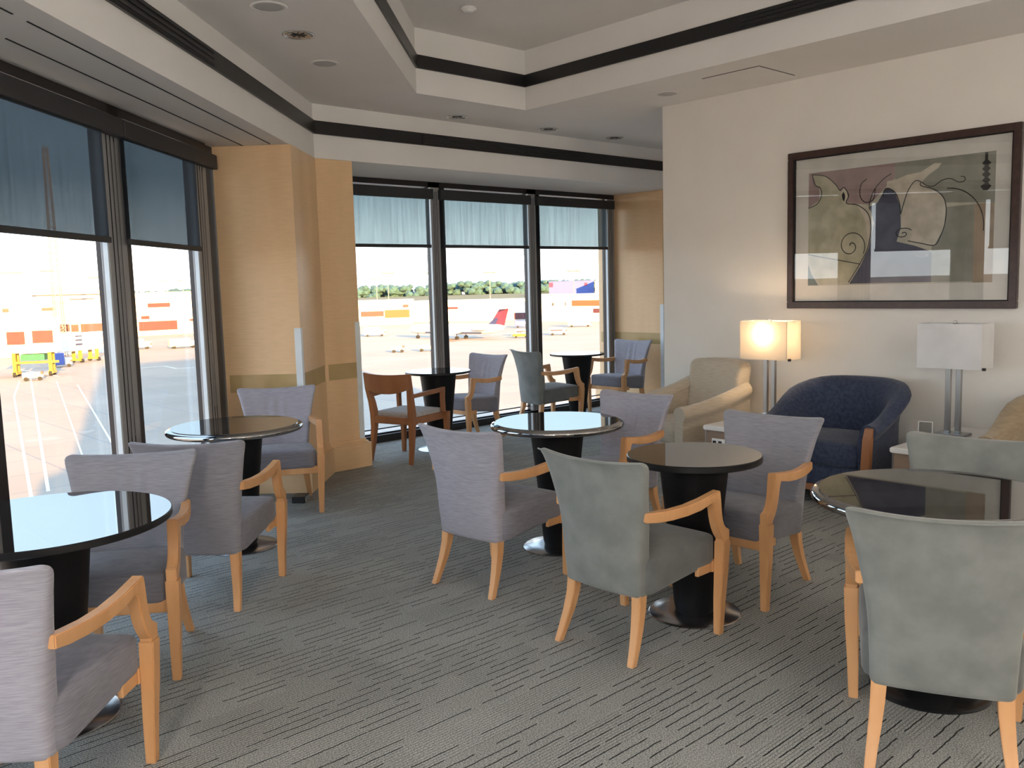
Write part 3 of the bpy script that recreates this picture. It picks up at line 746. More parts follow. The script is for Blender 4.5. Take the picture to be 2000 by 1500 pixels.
lamp(6.25, 2.385, False, 'unlit table lamp with white rectangular shade and double steel posts')
r = thing('sign_holder', 'clear acrylic sign holder standing on the right side table', 'sign holder', (5.93, 2.435, .50), .12)
bm = bmn(); box(bm, -.003, .003, -.045, .045, .004, .13); obj('acrylic_panel', bm, 'acrylic', r)
bm = bmn()
for a, b, c, d in ((-.045, .045, .127, .131), (-.045, -.041, .0, .13), (.041, .045, .0, .13)): box(bm, -.004, .004, a, b, c, d)
obj('polished_edge', bm, 'plastic', r)
bm = bmn(); box(bm, -.03, .03, -.045, .045, 0, .004); obj('foot', bm, 'acrylic', r)
r = thing('magazine', 'magazine lying on the right side table at the lamp foot', 'magazine', (6.02, 2.26, .5005), .5)
bm = bmn(); box(bm, -.13, .13, -.1, .1, 0, .005); obj('cover', bm, 'paper', r)
bm = bmn(); box(bm, -.128, .128, -.098, .098, .0052, .0062); obj('open_leaf', bm, 'whitelam', r)
r = thing('saucer', 'small white saucer on the near left corner of right side table', 'saucer', (5.78, 2.42, .50))
bm = bmn(); lathe(bm, [(0, .001), (.035, .001), (.06, .012), (.062, .014), (.058, .015), (.034, .005), (0, .005)], 32); obj('dish', bm, 'plastic', r, True)
r = thing('floor_box', 'small black and grey floor box against the maple column plinth', 'floor box', (3.30, 6.02, 0), PI / 4)
obj('housing', bbox(-.07, .07, -.05, .05, 0, .05, .004, 1), 'blacktrim', r); obj('lid', bbox(-.06, .06, -.06, -.05, .008, .045, .002, 1), 'mull', r)

# ------------------------------------------------------------------ framed picture
r = thing('framed_picture', 'large dark framed abstract print behind glass on the white wall', 'picture', (6.67, 3.0, 1.97))
fy0, fy1, fz0, fz1 = -.862, .862, -.622, .620
def rect_ring(bm, y0, y1, z0, z1, w, x0, x1):
    for a, b, c, d in ((y0, y1, z1 - w, z1), (y0, y1, z0, z0 + w), (y0, y0 + w, z0 + w, z1 - w), (y1 - w, y1, z0 + w, z1 - w)): box(bm, x0, x1, a, b, c, d)
bm = bmn(); rect_ring(bm, fy0, fy1, fz0, fz1, .052, -.045, -.001); bev(bm, .004, 2); obj('frame', bm, 'framewood', r)
bm = bmn(); rect_ring(bm, fy0 + .052, fy1 - .052, fz0 + .052, fz1 - .052, .008, -.036, -.001); obj('inner_fillet', bm, 'dark', r)
bm = bmn(); box(bm, -.012, -.002, fy0 + .06, fy1 - .06, fz0 + .06, fz1 - .06); obj('mount_board', bm, 'mat', r)
bm = bmn(); v = [bm.verts.new((-.030, y, z)) for y, z in ((fy0 + .055, fz0 + .055), (fy1 - .055, fz0 + .055), (fy1 - .055, fz1 - .055), (fy0 + .055, fz1 - .055))]; bm.faces.new(v); obj('glass_pane', bm, 'picglass', r)
A = dict(
mauve=[(3.691, 2.416), (3.0, 2.421), (2.998, 2.313), (3.084, 2.237), (3.188, 2.133), (3.309, 2.149), (3.379, 2.166), (3.452, 2.272), (3.57, 2.36), (3.60, 2.28), (3.60, 2.20), (3.691, 2.15)],
green=[(3.0, 2.421), (2.304, 2.423), (2.303, 2.074), (2.629, 2.102), (2.806, 2.262), (2.859, 2.32), (2.997, 2.297)],
navy=[(3.073, 2.236), (3.04, 2.243), (2.996, 2.207), (2.955, 2.098), (2.947, 1.949), (2.977, 1.844), (2.85, 1.81), (2.72, 1.76), (2.72, 1.54), (3.34, 1.54), (3.25, 1.68), (3.188, 1.812), (3.152, 1.995), (3.188, 2.117), (3.126, 2.144)],
sage=[(2.629, 2.07), (2.434, 2.075), (2.434, 1.54), (2.72, 1.54), (2.72, 1.80), (2.64, 1.92)],
brown=[(2.434, 2.075), (2.306, 2.075), (2.304, 1.530), (2.434, 1.530)],
pot1=[(3.661, 2.405), (3.574, 2.396), (3.513, 2.356), (3.428, 2.264), (3.373, 2.165), (3.285, 2.136), (3.215, 2.087), (3.178, 1.997), (3.176, 1.92), (3.199, 1.801), (3.255, 1.693), (3.346, 1.556), (3.588, 1.535), (3.652, 1.661), (3.689, 1.767), (3.69, 2.147), (3.621, 2.169), (3.579, 2.239), (3.592, 2.297), (3.629, 2.323), (3.642, 2.369)],
pot2=[(2.938, 2.054), (2.924, 2.138), (2.894, 2.219), (2.858, 2.273), (2.827, 2.273), (2.8, 2.251), (2.743, 2.215), (2.671, 2.167), (2.634, 2.113), (2.627, 2.051), (2.639, 1.919), (2.702, 1.804), (2.88, 1.844), (2.865, 1.891), (2.882, 1.924), (2.947, 1.949)],
neck=[(2.997, 2.297), (2.912, 2.325), (2.86, 2.33), (2.808, 2.335), (2.717, 2.386), (2.666, 2.382), (2.685, 2.352), (2.755, 2.308), (2.801, 2.262), (2.858, 2.273), (2.899, 2.219), (2.929, 2.138), (2.955, 2.098), (2.973, 2.184), (3.007, 2.24), (3.062, 2.246), (3.057, 2.293)],
rim=[(3.285, 2.136), (3.215, 2.087), (3.178, 1.997), (3.176, 1.92), (3.20, 1.81), (3.205, 1.92), (3.215, 2.0), (3.24, 2.06)],
eye=[(3.398, 2.278), (3.375, 2.254), (3.362, 2.208), (3.373, 2.16), (3.397, 2.167), (3.415, 2.202), (3.419, 2.252)],
pupil=[(3.4, 2.247), (3.388, 2.233), (3.384, 2.205), (3.391, 2.172), (3.405, 2.19), (3.412, 2.224)],
teal=[(3.69, 1.70), (3.66, 1.62), (3.60, 1.532), (3.69, 1.532)],
key=[(2.375, 2.42), (2.356, 2.419), (2.355, 2.368), (2.332, 2.346), (2.353, 2.329), (2.336, 2.308), (2.354, 2.29), (2.335, 2.268), (2.353, 2.251), (2.334, 2.229), (2.352, 2.214), (2.328, 2.189), (2.352, 2.162), (2.378, 2.163), (2.4, 2.192), (2.37, 2.213), (2.392, 2.23), (2.372, 2.25), (2.393, 2.272), (2.373, 2.289), (2.392, 2.309), (2.374, 2.329), (2.393, 2.348), (2.375, 2.368)])
lines = [[(3.026, 2.345), (3.085, 2.312), (3.151, 2.243), (3.188, 2.15), (3.187, 2.095)],
[(3.214, 2.325), (3.253, 2.297), (3.266, 2.243), (3.257, 2.188), (3.217, 2.152), (3.16, 2.169), (3.145, 2.243)],
[(2.949, 2.045), (2.924, 2.138), (2.894, 2.219), (2.848, 2.275), (2.806, 2.264), (2.764, 2.232), (2.713, 2.227), (2.663, 2.258), (2.603, 2.267), (2.543, 2.236), (2.505, 2.242), (2.505, 2.267), (2.53, 2.274)],
[(2.949, 2.05), (2.961, 2.13), (2.996, 2.207), (3.051, 2.242), (3.078, 2.226), (3.083, 2.183)],
[(2.806, 2.262), (2.805, 2.236), (2.712, 2.201), (2.65, 2.145), (2.626, 2.071), (2.63, 1.959), (2.663, 1.858), (2.702, 1.804), (2.806, 1.825), (2.891, 1.845)],
[(3.661, 2.405), (3.55, 2.382), (3.464, 2.312), (3.428, 2.264), (3.393, 2.28), (3.356, 2.219), (3.373, 2.16), (3.285, 2.138), (3.204, 2.075), (3.178, 1.997), (3.176, 1.92), (3.199, 1.801), (3.255, 1.693), (3.346, 1.551)],
[(3.661, 2.405), (3.635, 2.323), (3.592, 2.297), (3.579, 2.239), (3.615, 2.174), (3.689, 2.146)],
[(3.689, 1.778), (3.254, 1.688)],
[(3.333 + .012 * a * math.cos(a), 1.83 + .0125 * a * math.sin(a)) for a in [.5 + i * .35 for i in range(28)]],
[(2.93 + .008 * a * math.cos(a), 1.90 + .005 * a * math.sin(a)) for a in [.5 + i * .4 for i in range(22)]],
[(2.62 - .25 * math.sin(a), 2.20 - .28 * (1 - math.cos(a)) - .0) for a in [i * .14 for i in range(13)]]]
order = [('bgp', None, 'a_bg'), ('mauve', 1, 'a_mauve'), ('green', 1, 'a_green'), ('navy', 1, 'a_navy'), ('sage', 1, 'a_green'), ('brown', 1, 'a_brown'), ('pot1', 2, 'a_pot'), ('pot2', 2, 'a_cream'), ('neck', 2, 'a_cream'), ('rim', 3, 'a_cream'), ('eye', 3, 'a_cream'), ('pupil', 4, 'a_ink'), ('teal', 3, 'a_teal'), ('key', 3, 'a_ink')]
mats = []
for _, _, k in order:
    if k not in mats: mats.append(k)
bm = bmn()
fs = box(bm, -.0135, -.012, 2.304 - 3, 3.691 - 3, 1.530 - 1.97, 2.420 - 1.97)
for nme, lev, k in order:
    if lev is None: continue
    f = bm.faces.new([bm.verts.new((-.0135 - .0006 * lev, y - 3, z - 1.97)) for y, z in A[nme]]); f.material_index = mats.index(k)
def cr(P, n=5):
    out = []
    for i in range(len(P) - 1):
        p0 = P[max(i - 1, 0)]; p1 = P[i]; p2 = P[i + 1]; p3 = P[min(i + 2, len(P) - 1)]
        for j in range(n):
            t = j / n
            out.append(tuple(.5 * (2 * p1[k] + (p2[k] - p0[k]) * t + (2 * p0[k] - 5 * p1[k] + 4 * p2[k] - p3[k]) * t * t + (3 * p1[k] - p0[k] - 3 * p2[k] + p3[k]) * t ** 3) for k in (0, 1)))
    return out + [P[-1]]
for ln in lines:
    P = cr(ln); w = .0032
    for a, b in zip(P, P[1:]):
        dy, dz = b[0] - a[0], b[1] - a[1]; l_ = math.hypot(dy, dz) or 1; ny, nz = -dz / l_ * w, dy / l_ * w; ey, ez = dy / l_ * w * .6, dz / l_ * w * .6
        q_ = [(a[0] + ny - ey, a[1] + nz - ez), (a[0] - ny - ey, a[1] - nz - ez), (b[0] - ny + ey, b[1] - nz + ez), (b[0] + ny + ey, b[1] + nz + ez)]
        f = bm.faces.new([bm.verts.new((-.0165, y - 3, z - 1.97)) for y, z in q_]); f.material_index = mats.index('a_ink')
ap = obj('art_print', bm, mats, r)

# ------------------------------------------------------------------ outdoors
GZ = -16.2
bm = bmn(); n = 48
prism(bm, [(1 + 9000 * math.cos(2 * PI * i / n), 9000 * math.sin(2 * PI * i / n)) for i in range(n)], GZ - .5, GZ); struct(obj('apron_ground', bm, 'tarmac'))
bm = bmn()
def ringseg(r0, r1, a0, a1, z, k=40):
    for i in range(k):
        A0 = a0 + (a1 - a0) * i / k; A1 = a0 + (a1 - a0) * (i + 1) / k
        box(bm, 0, 1, 0, 1, 0, 1, lambda u, v, w: ((r0 + (r1 - r0) * u) * math.cos(A0 + (A1 - A0) * v), (r0 + (r1 - r0) * u) * math.sin(A0 + (A1 - A0) * v), GZ + .02 + w * z))
ringseg(900, 1900, math.radians(15), math.radians(100), .1); struct(obj('grass_field', bm, 'field'))
# terminal building carrying the lounge
bm = bmn()
prism(bm, [(-12, -8.5), (-3.2, .56), (3.0, 6.79), (4.3, 8.02), (45, 8.02), (45, -60), (-12, -60)], GZ, -.14)
prism(bm, [(-12, -8.5), (-3.2, .56), (3.0, 6.79), (4.3, 8.02), (45, 8.02), (45, -60), (-12, -60)], 3.9, 5.2)
prism(bm, [(9.55, 8.02), (45, 8.02), (45, -60), (9.55, -60)], -.14, 3.9)
prism(bm, [(-12, -8.6), (-3.15, .50), (-3.15, -4.15), (9.55, -4.15), (9.55, -60), (-12, -60)], -.14, 3.9)
struct(obj('terminal_wing', bm, 'conc'))
bm = bmn(); prism(bm, [(-12, -15), (34, -15), (34, -45), (-12, -45)], 5.2, 36); struct(obj('terminal_tower', bm, 'conc'))
# apron markings
def mark(P, w, label):
    bm = bmn()
    for a, b in zip(P, P[1:]):
        a = Vector(a); b = Vector(b); d = (b - a).normalized(); nn = Vector((-d.y, d.x)) * w / 2
        prism(bm, [tuple(a + nn), tuple(b + nn), tuple(b - nn), tuple(a - nn)], GZ, GZ + .03)
    tag(obj('apron_marking', bm, 'mark'), label, 'ground marking')
mark([(54.2, 216.8), (22.8, 88.6)], .32, 'long pale apron line outside the left window, second from left')
mark([(50.9, 212.5), (42, 180), (21.1, 87.6)], .32, 'long pale apron line outside the leftmost window, nearest its edge')
mark([(56.5, 192.0), (34.8, 105.9), (28, 78)], .25, 'crisp white apron line inside the building shadow')
mark([(56.1, 204.6), (31.0, 105.7)], .2, 'faint dashed apron line along the shadow edge')
mark([(59.7, 247.5), (60.2, 217.4)], .45, 'pale cross line below the near jet bridge')
mark([(79.6, 222.0), (85.9, 222.2), (84.8, 211.4), (88.6, 210.1)], .5, 'short angled stand marking in the shade beyond the second window')

def building(name, label, cat, a, b, z0, z1, depth, bands, m='white_ext'):
    a = Vector(a); b = Vector(b); d = b - a; Ln = d.length; ang = math.atan2(d.y, d.x)
    r = thing(name, label, cat, (a.x, a.y, z0), ang)
    bm = bmn(); box(bm, 0, Ln, 0, depth, 0, z1 - z0); obj('walls', bm, m, r)
    bm = bmn(); box(bm, -.6, Ln + .6, -.6, depth + .6, z1 - z0, z1 - z0 + .5); obj('roof', bm, m, r)
    mm = dict(g='grey_ext', r='red_ext', o='orange_ext', w='wht2', n='blue_ext', m='magenta_ext')
    for (s0, s1, q0, q1, k) in bands:
        bm = bmn(); box(bm, s0, s1, -.25, .1, q0 - z0, q1 - z0); wdw = obj('window_band' if k in 'rog' else 'panel', bm, mm[k], r)
        if k in 'ro':
            bm = bmn(); st = max(1.2, (s1 - s0) / 14); s = s0 + st
            while s < s1 - .3: box(bm, s - .06, s + .06, -.32, -.2, q0 - z0, q1 - z0); s += st
            obj('glazing_bar', bm, 'wht2' if k == 'w' else mm[k], wdw)
    return r
building('concourse', 'long white concourse with maroon windows outside the left window', 'building', (61.3, 303.9), (99.5, 293.6), GZ, 0, 25, [(8.3, 10.0, -2.5, -1.4, 'g'), (18.8, 22.2, -2.4, -1.5, 'g'), (23.1, 26.1, -9.0, -6.8, 'r'), (26.5, 28.6, -9.2, -7.0, 'r'), (29.2, 37.8, -9.6, -6.9, 'r')])
building('concourse', 'white concourse with long maroon band outside the second left window', 'building', (140.9, 395.7), (173.1, 393.6), GZ, 2.2, 30, [(6.7, 16.3, -3.9, -2.1, 'r'), (3.6, 7.1, -8.9, -7.5, 'r'), (2.4, 18.9, -14.0, -10.0, 'r'), (24.5, 29.0, -10.6, -9.7, 'r')])
building('cream_tower_block', 'tall cream block on the horizon at the left edge', 'building', (92.7, 409.7), (101.7, 407.5), GZ, 12.1, 10, [], 'cream_ext')
building('hangar_hall', 'low white hall on the horizon behind the radio mast', 'building', (115.7, 465.8), (157.7, 474.5), GZ, 6.2, 30, [(4.8, 40.3, 2.4, 2.9, 'g'), (22.6, 35.2, 0.2, 0.7, 'g')])
building('concourse', 'white concourse with orange brick band behind the parked jet nose', 'building', (226.8, 377.1), (260.7, 354.4), GZ, -4.4, 10, [(15.5, 26.5, -11.8, -9.3, 'r'), (27.0, 39.0, -12.7, -8.9, 'o'), (35.9, 38.6, -7.8, -6.5, 'r')])
building('concourse', 'white concourse behind the jet tail in the middle far window', 'building', (278.5, 378.6), (313.5, 322.8), GZ, -5.8, 10, [(17.1, 24.8, -8.9, -5.8, 'w'), (17.1, 24.8, -9.9, -8.9, 'r'), (54.8, 62.2, -15.7, -12.5, 'r')])
building('concourse', 'white concourse with orange band in the rightmost far window', 'building', (299.6, 308.5), (311.5, 250.9), GZ, -3.8, 12, [(20.8, 38.6, -8.9, -6.3, 'o'), (32.3, 38.6, -12.1, -10.2, 'r'), (9.8, 10.7, -8.7, -7.3, 'g'), (17.0, 17.5, -8.6, -7.2, 'g')])
building('hangar', 'blue hangar with magenta panels on the horizon', 'building', (920.3, 918.1), (965.1, 870.9), GZ, 5.0, 60, [(0.0, 5.9, -3.1, 3.5, 'm'), (51.0, 55.5, -2.2, 2.2, 'm')], 'blue_ext')
building('hangar', 'pale hangar on the horizon right of the blue hangar', 'building', (929.0, 836.4), (964.9, 794.7), GZ, 3.9, 60, [])
# jet bridges
def bridge(label, a, b, z0, z1, bands, legs, canopy):
    a = Vector(a); b = Vector(b); d = b - a; Ln = d.length
    r = thing('jet_bridge', label, 'jet bridge', (a.x, a.y, GZ), math.atan2(d.y, d.x))
    bm = bmn(); box(bm, 0, Ln, 0, 4, z0 - GZ, z1 - GZ); bev(bm, .15, 1); obj('passenger_tunnel', bm, 'white_ext', r)
    for (s0, s1, q0, q1, k) in bands:
        bm = bmn(); box(bm, s0, s1, -.12, .1, q0 - GZ, q1 - GZ); obj('side_glazing' if k == 'r' else 'stripe', bm, 'red_ext' if k == 'r' else ('jetblue'), r)
    for s in legs:
        bm = bmn(); box(bm, s - .35, s + .35, .5, 1.2, .9, z0 - GZ); box(bm, s - .35, s + .35, 2.8, 3.5, .9, z0 - GZ); box(bm, s - .5, s + .5, .3, 3.7, .5, 1.1); obj('support_frame', bm, 'yellow_ext', r)
        for yy in (.4, 3.4):
            bm = bmn(); tube(bm, [(s - .3, yy, .55), (s + .3, yy, .55)], .55, 14); obj('wheel', bm, 'tyre', r)
    if canopy:
        bm = bmn(); box(bm, canopy[0], canopy[1], .2, 3, z0 - GZ - 1.7, z0 - GZ - .3); obj('baggage_canopy', bm, 'green_ext', r)
        bm = bmn(); box(bm, canopy[0] - 1, canopy[1] + 3, -.1, .3, z0 - GZ - 2.4, z0 - GZ - 1.9); obj('yellow_beam', bm, 'yellow_ext', r)
bridge('near white jet bridge with two maroon panels and yellow supports, left window', (48.5, 226.9), (60.9, 219.7), -10.8, -2.9, [(4.1, 7.8, -8.8, -5.9, 'r'), (9.4, 13.7, -8.6, -5.8, 'r')], (5, 12.5), (6.5, 11.5))
bridge('white jet bridge with navy stripes behind the first mullion', (70.4, 252.4), (86.1, 261.2), -12.9, -8.2, [(5.8, 8.1, -9.1, -8.8, 'n'), (5.8, 8.1, -10.2, -9.8, 'n'), (5.8, 8.1, -11.4, -10.9, 'n')], (8, 14), None)
bridge('white jet bridge with navy stripes next to the maple column', (150.0, 262.0), (163.5, 266.0), -13.2, -8.4, [(10.5, 12.6, -9.8, -9.2, 'n'), (10.5, 12.6, -11.2, -10.6, 'n')], (11,), None)
# lattice mast and lights
r = thing('radio_mast', 'tall lattice radio mast seen through the leftmost window', 'mast', (81.4, 289.0, GZ))
Hm = 62
for sx in (-1, 1):
    for sy in (-1, 1):
        bm = bmn(); tube(bm, [(sx * 1.3, sy * 1.3, 0), (sx * .55, sy * .55, Hm)], .13, 5); obj('mast_leg', bm, 'mast', r)
bm = bmn(); k = 34
for i in range(k):
    z0, z1 = Hm * i / k, Hm * (i + 1) / k; w0 = 1.3 - .75 * i / k; w1 = 1.3 - .75 * (i + 1) / k
    for (a, b) in (((-1, -1), (1, -1)), ((1, -1), (1, 1)), ((1, 1), (-1, 1)), ((-1, 1), (-1, -1))):
        tube(bm, [(a[0] * w0, a[1] * w0, z0), (b[0] * w1, b[1] * w1, z1)], .07, 4); tube(bm, [(a[0] * w0, a[1] * w0, z0), (b[0] * w0, b[1] * w0, z0)], .06, 4)
obj('lattice_bracing', bm, 'mast', r)
def pole(x, y, zt, label):
    r = thing('floodlight_pole', label, 'light pole', (x, y, GZ), group='apron floodlight poles on the horizon')
    h = zt - GZ; bm = bmn(); lathe(bm, [(.3, 0), (.18, h), (0, h)], 8); obj('pole', bm, 'mast', r)
    bm = bmn(); d = Vector((y, -x)).normalized(); P = lambda s, dd, z: (d.x * s, d.y * s, z); box(bm, -3.6, 3.6, -.3, .3, h - .4, h + .3, P); obj('lamp_bar', bm, 'mast', r)
for i, (p, lb) in enumerate(zip([(347.6, 513.4, 8.2), (297.0, 426.9, 10.4), (329.3, 428.0, 10.1), (329.9, 375.7, 8.9), (349.0, 329.5, 8.2), (148.0, 540.1, 16.3), (158.7, 495.2, 11.4), (256.2, 651.4, 11.3), (268.2, 646.6, 11.3)],
    ['floodlight pole nearest the maple column in the first far window', 'floodlight pole in the middle of the first far window', 'floodlight pole just left of the first far mullion', 'floodlight pole in the middle far window above the jet tail', 'floodlight pole in front of the blue hangar', 'floodlight pole left of the radio mast', 'floodlight pole between radio mast and first mullion', 'left floodlight pole of a pair beside second mullion', 'right floodlight pole of a pair beside second mullion'])): pole(*p, lb)
# parked jet
nose = Vector((187, 257)); tail = Vector((196, 216)); dv = nose - tail
r = thing('airliner', 'parked white twin-jet with red and blue T-tail on the apron', 'airplane', ((nose.x + tail.x) / 2, (nose.y + tail.y) / 2, GZ), math.atan2(dv.y, dv.x) - PI / 2)
bm = bmn(); P = []; Rr = []
for t, q_, zc in ((0, .05, 4.3), (.015, .45, 4.25), (.04, .9, 4.1), (.08, 1.35, 3.8), (.16, 1.65, 3.5), (.3, 1.7, 3.4), (.6, 1.7, 3.4), (.86, 1.68, 3.4), (.93, 1.45, 3.3), (.97, 1.0, 3.15), (.99, .55, 3.05), (1, .1, 3.0)): P.append((0, -21 + 42 * t, zc)); Rr.append(q_)
tube(bm, P, Rr, 20); obj('fuselage', bm, 'jetwhite', r, True)
bm = bmn(); pr = [(-14.5, 4.8), (-20.3, 4.4), (-22.3, 10.2), (-19.0, 10.4)]
a = [bm.verts.new((-.15, y, z)) for y, z in pr]; b = [bm.verts.new((.15, y, z)) for y, z in pr]; bm.faces.new(a); bm.faces.new(b[::-1])
for i in range(4): bm.faces.new((a[i], a[(i + 1) % 4], b[(i + 1) % 4], b[i]))
fn = obj('tail_fin', bm, 'jetred', r)
bm = bmn(); pr = [(-13.6, 4.7), (-16.8, 4.6), (-18.2, 7.0), (-17.0, 7.2)]
a = [bm.verts.new((-.2, y, z)) for y, z in pr]; b = [bm.verts.new((.2, y, z)) for y, z in pr]; bm.faces.new(a); bm.faces.new(b[::-1])
for i in range(4): bm.faces.new((a[i], a[(i + 1) % 4], b[(i + 1) % 4], b[i]))
obj('fin_blue_flash', bm, 'jetblue', fn)
bm = bmn()
for s in (-1, 1):
    pr = [(0, -18.6), (0, -22.6), (s * 6, -23.8), (s * 6, -22.2)]
    prism(bm, pr, 10.2, 10.5)
obj('tailplane', bm, 'jetwhite', r)
bm = bmn()
for s in (-1, 1): prism(bm, [(s * 1.2, 4.5), (s * 1.2, -3.5), (s * 15, -9.5), (s * 15, -8)], 2.3 , 2.6)
obj('wing', bm, 'jetwhite', r)
for s in (-1, 1):
    bm = bmn(); tube(bm, [(s * 2.6, -9, 4.0), (s * 2.6, -10, 4.0), (s * 2.6, -14, 4.0), (s * 2.6, -15.5, 3.9)], [.75, .95, .85, .5], 14); obj('engine', bm, 'jetwhite', r, True)
bm = bmn(); box(bm, -1.72, 1.72, -12, 12, 2.1, 2.5); obj('belly_stripe', bm, 'jetblue', r)
for (x, y) in ((-2.5, -2.5), (2.5, -2.5), (0, 17)):
    bm = bmn(); tube(bm, [(x - .5, y, .55), (x + .5, y, .55)], .55, 12); tube(bm, [(x, y, .5), (x, y, 2.4)], .15, 6); obj('landing_gear', bm, 'tyre', r)
# ground vehicles
def vehicle(name, label, cat, x, y, ang, Ln, W, H, cab, body, stripe=None, group=None):
    r = thing(name, label, cat, (x, y, GZ), ang, group)
    bm = bmn(); box(bm, -Ln / 2, Ln / 2 - cab, -W / 2, W / 2, .6, H); bev(bm, .08, 1); obj('body', bm, body, r)
    bm = bmn(); box(bm, Ln / 2 - cab + .1, Ln / 2, -W / 2, W / 2, .6, min(H, 2.3)); bev(bm, .15, 1); obj('cab', bm, 'jetwhite', r)
    bm = bmn(); box(bm, Ln / 2 - .5, Ln / 2 + .02, -W / 2 - .02, W / 2 + .02, 1.3, 1.9); obj('windscreen', bm, 'grey_ext', r)
    if stripe:
        bm = bmn(); box(bm, -Ln / 2 + .3, Ln / 2 - cab - .3, -W / 2 - .04, W / 2 + .04, H * .55, H * .8); obj('side_stripe', bm, stripe, r)
    for sx in (-Ln / 3, Ln / 3):
        for sy in (-W / 2, W / 2):
            bm = bmn(); tube(bm, [(sx, sy - .15, .45), (sx, sy + .15, .45)], .45, 10); obj('wheel', bm, 'tyre', r)
vehicle('catering_truck', 'white box truck by the jet nose', 'truck', 188.5, 281, -.6, 8, 2.6, 3.4, 2, 'jetwhite')
vehicle('baggage_tug', 'white baggage tug in front of the jet, left one', 'vehicle', 144, 203.5, -.7, 3.4, 1.8, 1.5, 1.6, 'jetwhite')
vehicle('baggage_tug', 'cream tug with carts in front of the jet, right one', 'vehicle', 151, 199, -.75, 5.2, 2, 1.6, 1.6, 'cream_ext')
vehicle('baggage_cart', 'blue covered baggage cart left of the second far mullion', 'baggage cart', 213, 226, -.75, 5, 2, 2.4, 1.2, 'jetwhite', 'jetblue')
vehicle('baggage_cart', 'navy striped baggage cart right of the second far mullion', 'baggage cart', 222, 217.5, -.75, 6, 2, 2.6, 1.2, 'jetwhite', 'jetblue')
vehicle('service_van', 'blue and white van near concourse left of second far mullion', 'van', 255, 270, -.75, 7, 2.4, 3.0, 2, 'blue_ext', 'wht2')
vehicle('tanker_truck', 'pale tanker truck in the rightmost far window', 'truck', 268, 250, -.8, 10, 2.8, 3.4, 2.4, 'cream_ext')
vehicle('service_truck', 'white truck parked outside the second left window', 'truck', 119, 290, -.2, 9, 2.6, 3.2, 2.2, 'cream_ext')
vehicle('service_truck', 'white truck left of the others outside second left window', 'truck', 108, 300, -.2, 8, 2.6, 3.4, 2.2, 'jetwhite')
vehicle('fuel_cart', 'small white cart below the near jet bridge', 'vehicle', 53.5, 212, -.3, 4, 2, 1.7, 1.5, 'jetwhite')
vehicle('tow_tractor', 'bright blue tractor beside the near jet bridge', 'vehicle', 69, 246, -.3, 5, 2.4, 3.6, 1.8, 'blue_ext')
r = thing('belt_loader', 'yellow belt loader at the jet tail', 'loader', (206, 219, GZ), -.7)
bm = bmn(); box(bm, -4, 4, -.5, .5, 0, .3, lambda x, y, z: (x, y, z + 1.6 + x * .28)); obj('conveyor', bm, 'mast', r)
bm = bmn(); box(bm, -3, 2, -1, 1, .5, 1.3); obj('chassis', bm, 'yellow_ext', r)
for sx in (-2, 1.4):
    bm = bmn(); tube(bm, [(sx, -1.1, .4), (sx, 1.1, .4)], .4, 10); obj('wheel', bm, 'tyre', r)
# tree belt on the horizon
bm = bmn()
for i in range(1600):
    a = math.radians(22 + 76 * i / 1600 + random.uniform(-.15, .15)); rad = random.choice((1880, 1900, 1920, 1940)) + random.uniform(-12, 12)
    s = random.uniform(5, 9.5)
    top = 11.5 + 1.6 * math.sin(a * 60) + 1.5 * math.sin(a * 23 + 1) + random.uniform(-20.0, .6)
    Mx = Matrix.Translation((rad * math.cos(a), rad * math.sin(a), top - s)) @ Matrix.Diagonal((s * 1.3, s * 1.3, s, 1))
    bmesh.ops.create_icosphere(bm, subdivisions=1, radius=1, matrix=Mx)
for v in bm.verts: v.co += Vector((random.uniform(-.8, .8), random.uniform(-.8, .8), random.uniform(-.8, .8)))
tag(obj('tree_belt', bm, 'tree'), 'green belt of trees along the airfield horizon', 'trees', kind='stuff')

# ------------------------------------------------------------------ light
w = bpy.data.worlds.new('sky'); S.world = w; w.use_nodes = True; t = w.node_tree; t.nodes.clear()
tc = N(t, 'ShaderNodeTexCoord'); sx = N(t, 'ShaderNodeSeparateXYZ'); L(t, tc, 'Generated', sx, 0)
rp = N(t, 'ShaderNodeValToRGB'); rp.color_ramp.elements[0].position = .0; rp.color_ramp.elements[0].color = (1.0, 1.0, 1.0, 1)
rp.color_ramp.elements[1].position = .9; rp.color_ramp.elements[1].color = (.36, .46, .62, 1)
e = rp.color_ramp.elements.new(.055); e.color = (.93, .98, 1.0, 1)
e = rp.color_ramp.elements.new(.12); e.color = (.30, .40, .48, 1)
e = rp.color_ramp.elements.new(.35); e.color = (.33, .43, .55, 1)
t.links.new(mth(t, 'MAXIMUM', sx.outputs[2], 0), rp.inputs[0])
no = N(t, 'ShaderNodeTexNoise'); no.inputs['Scale'].default_value = 2.2; no.inputs['Detail'].default_value = 5
mp = N(t, 'ShaderNodeMapping'); mp.inputs['Scale'].default_value = (1, 1, 3.5); L(t, tc, 'Generated', mp, 0); L(t, mp, 0, no, 0)
bg = N(t, 'ShaderNodeBackground'); L(t, rp, 0, bg, 0)
SKY = 2.0
t.links.new(mth(t, 'ADD', SKY * .8, mth(t, 'MULTIPLY', no.outputs[0], SKY * .4)), bg.inputs[1])
ow = N(t, 'ShaderNodeOutputWorld'); L(t, bg, 0, ow, 0)
ld = bpy.data.lights.new('sun', 'SUN'); ld.energy = 12; ld.color = (1, .50, .13); ld.angle = math.radians(.6)
so = bpy.data.objects.new('sun', ld); COL.objects.link(so)
az, el = math.radians(70.8), math.radians(11)
so.rotation_euler = Vector((math.cos(az) * math.cos(el), math.sin(az) * math.cos(el), -math.sin(el))).to_track_quat('-Z', 'Y').to_euler(); so.location = (0, -30, 60)
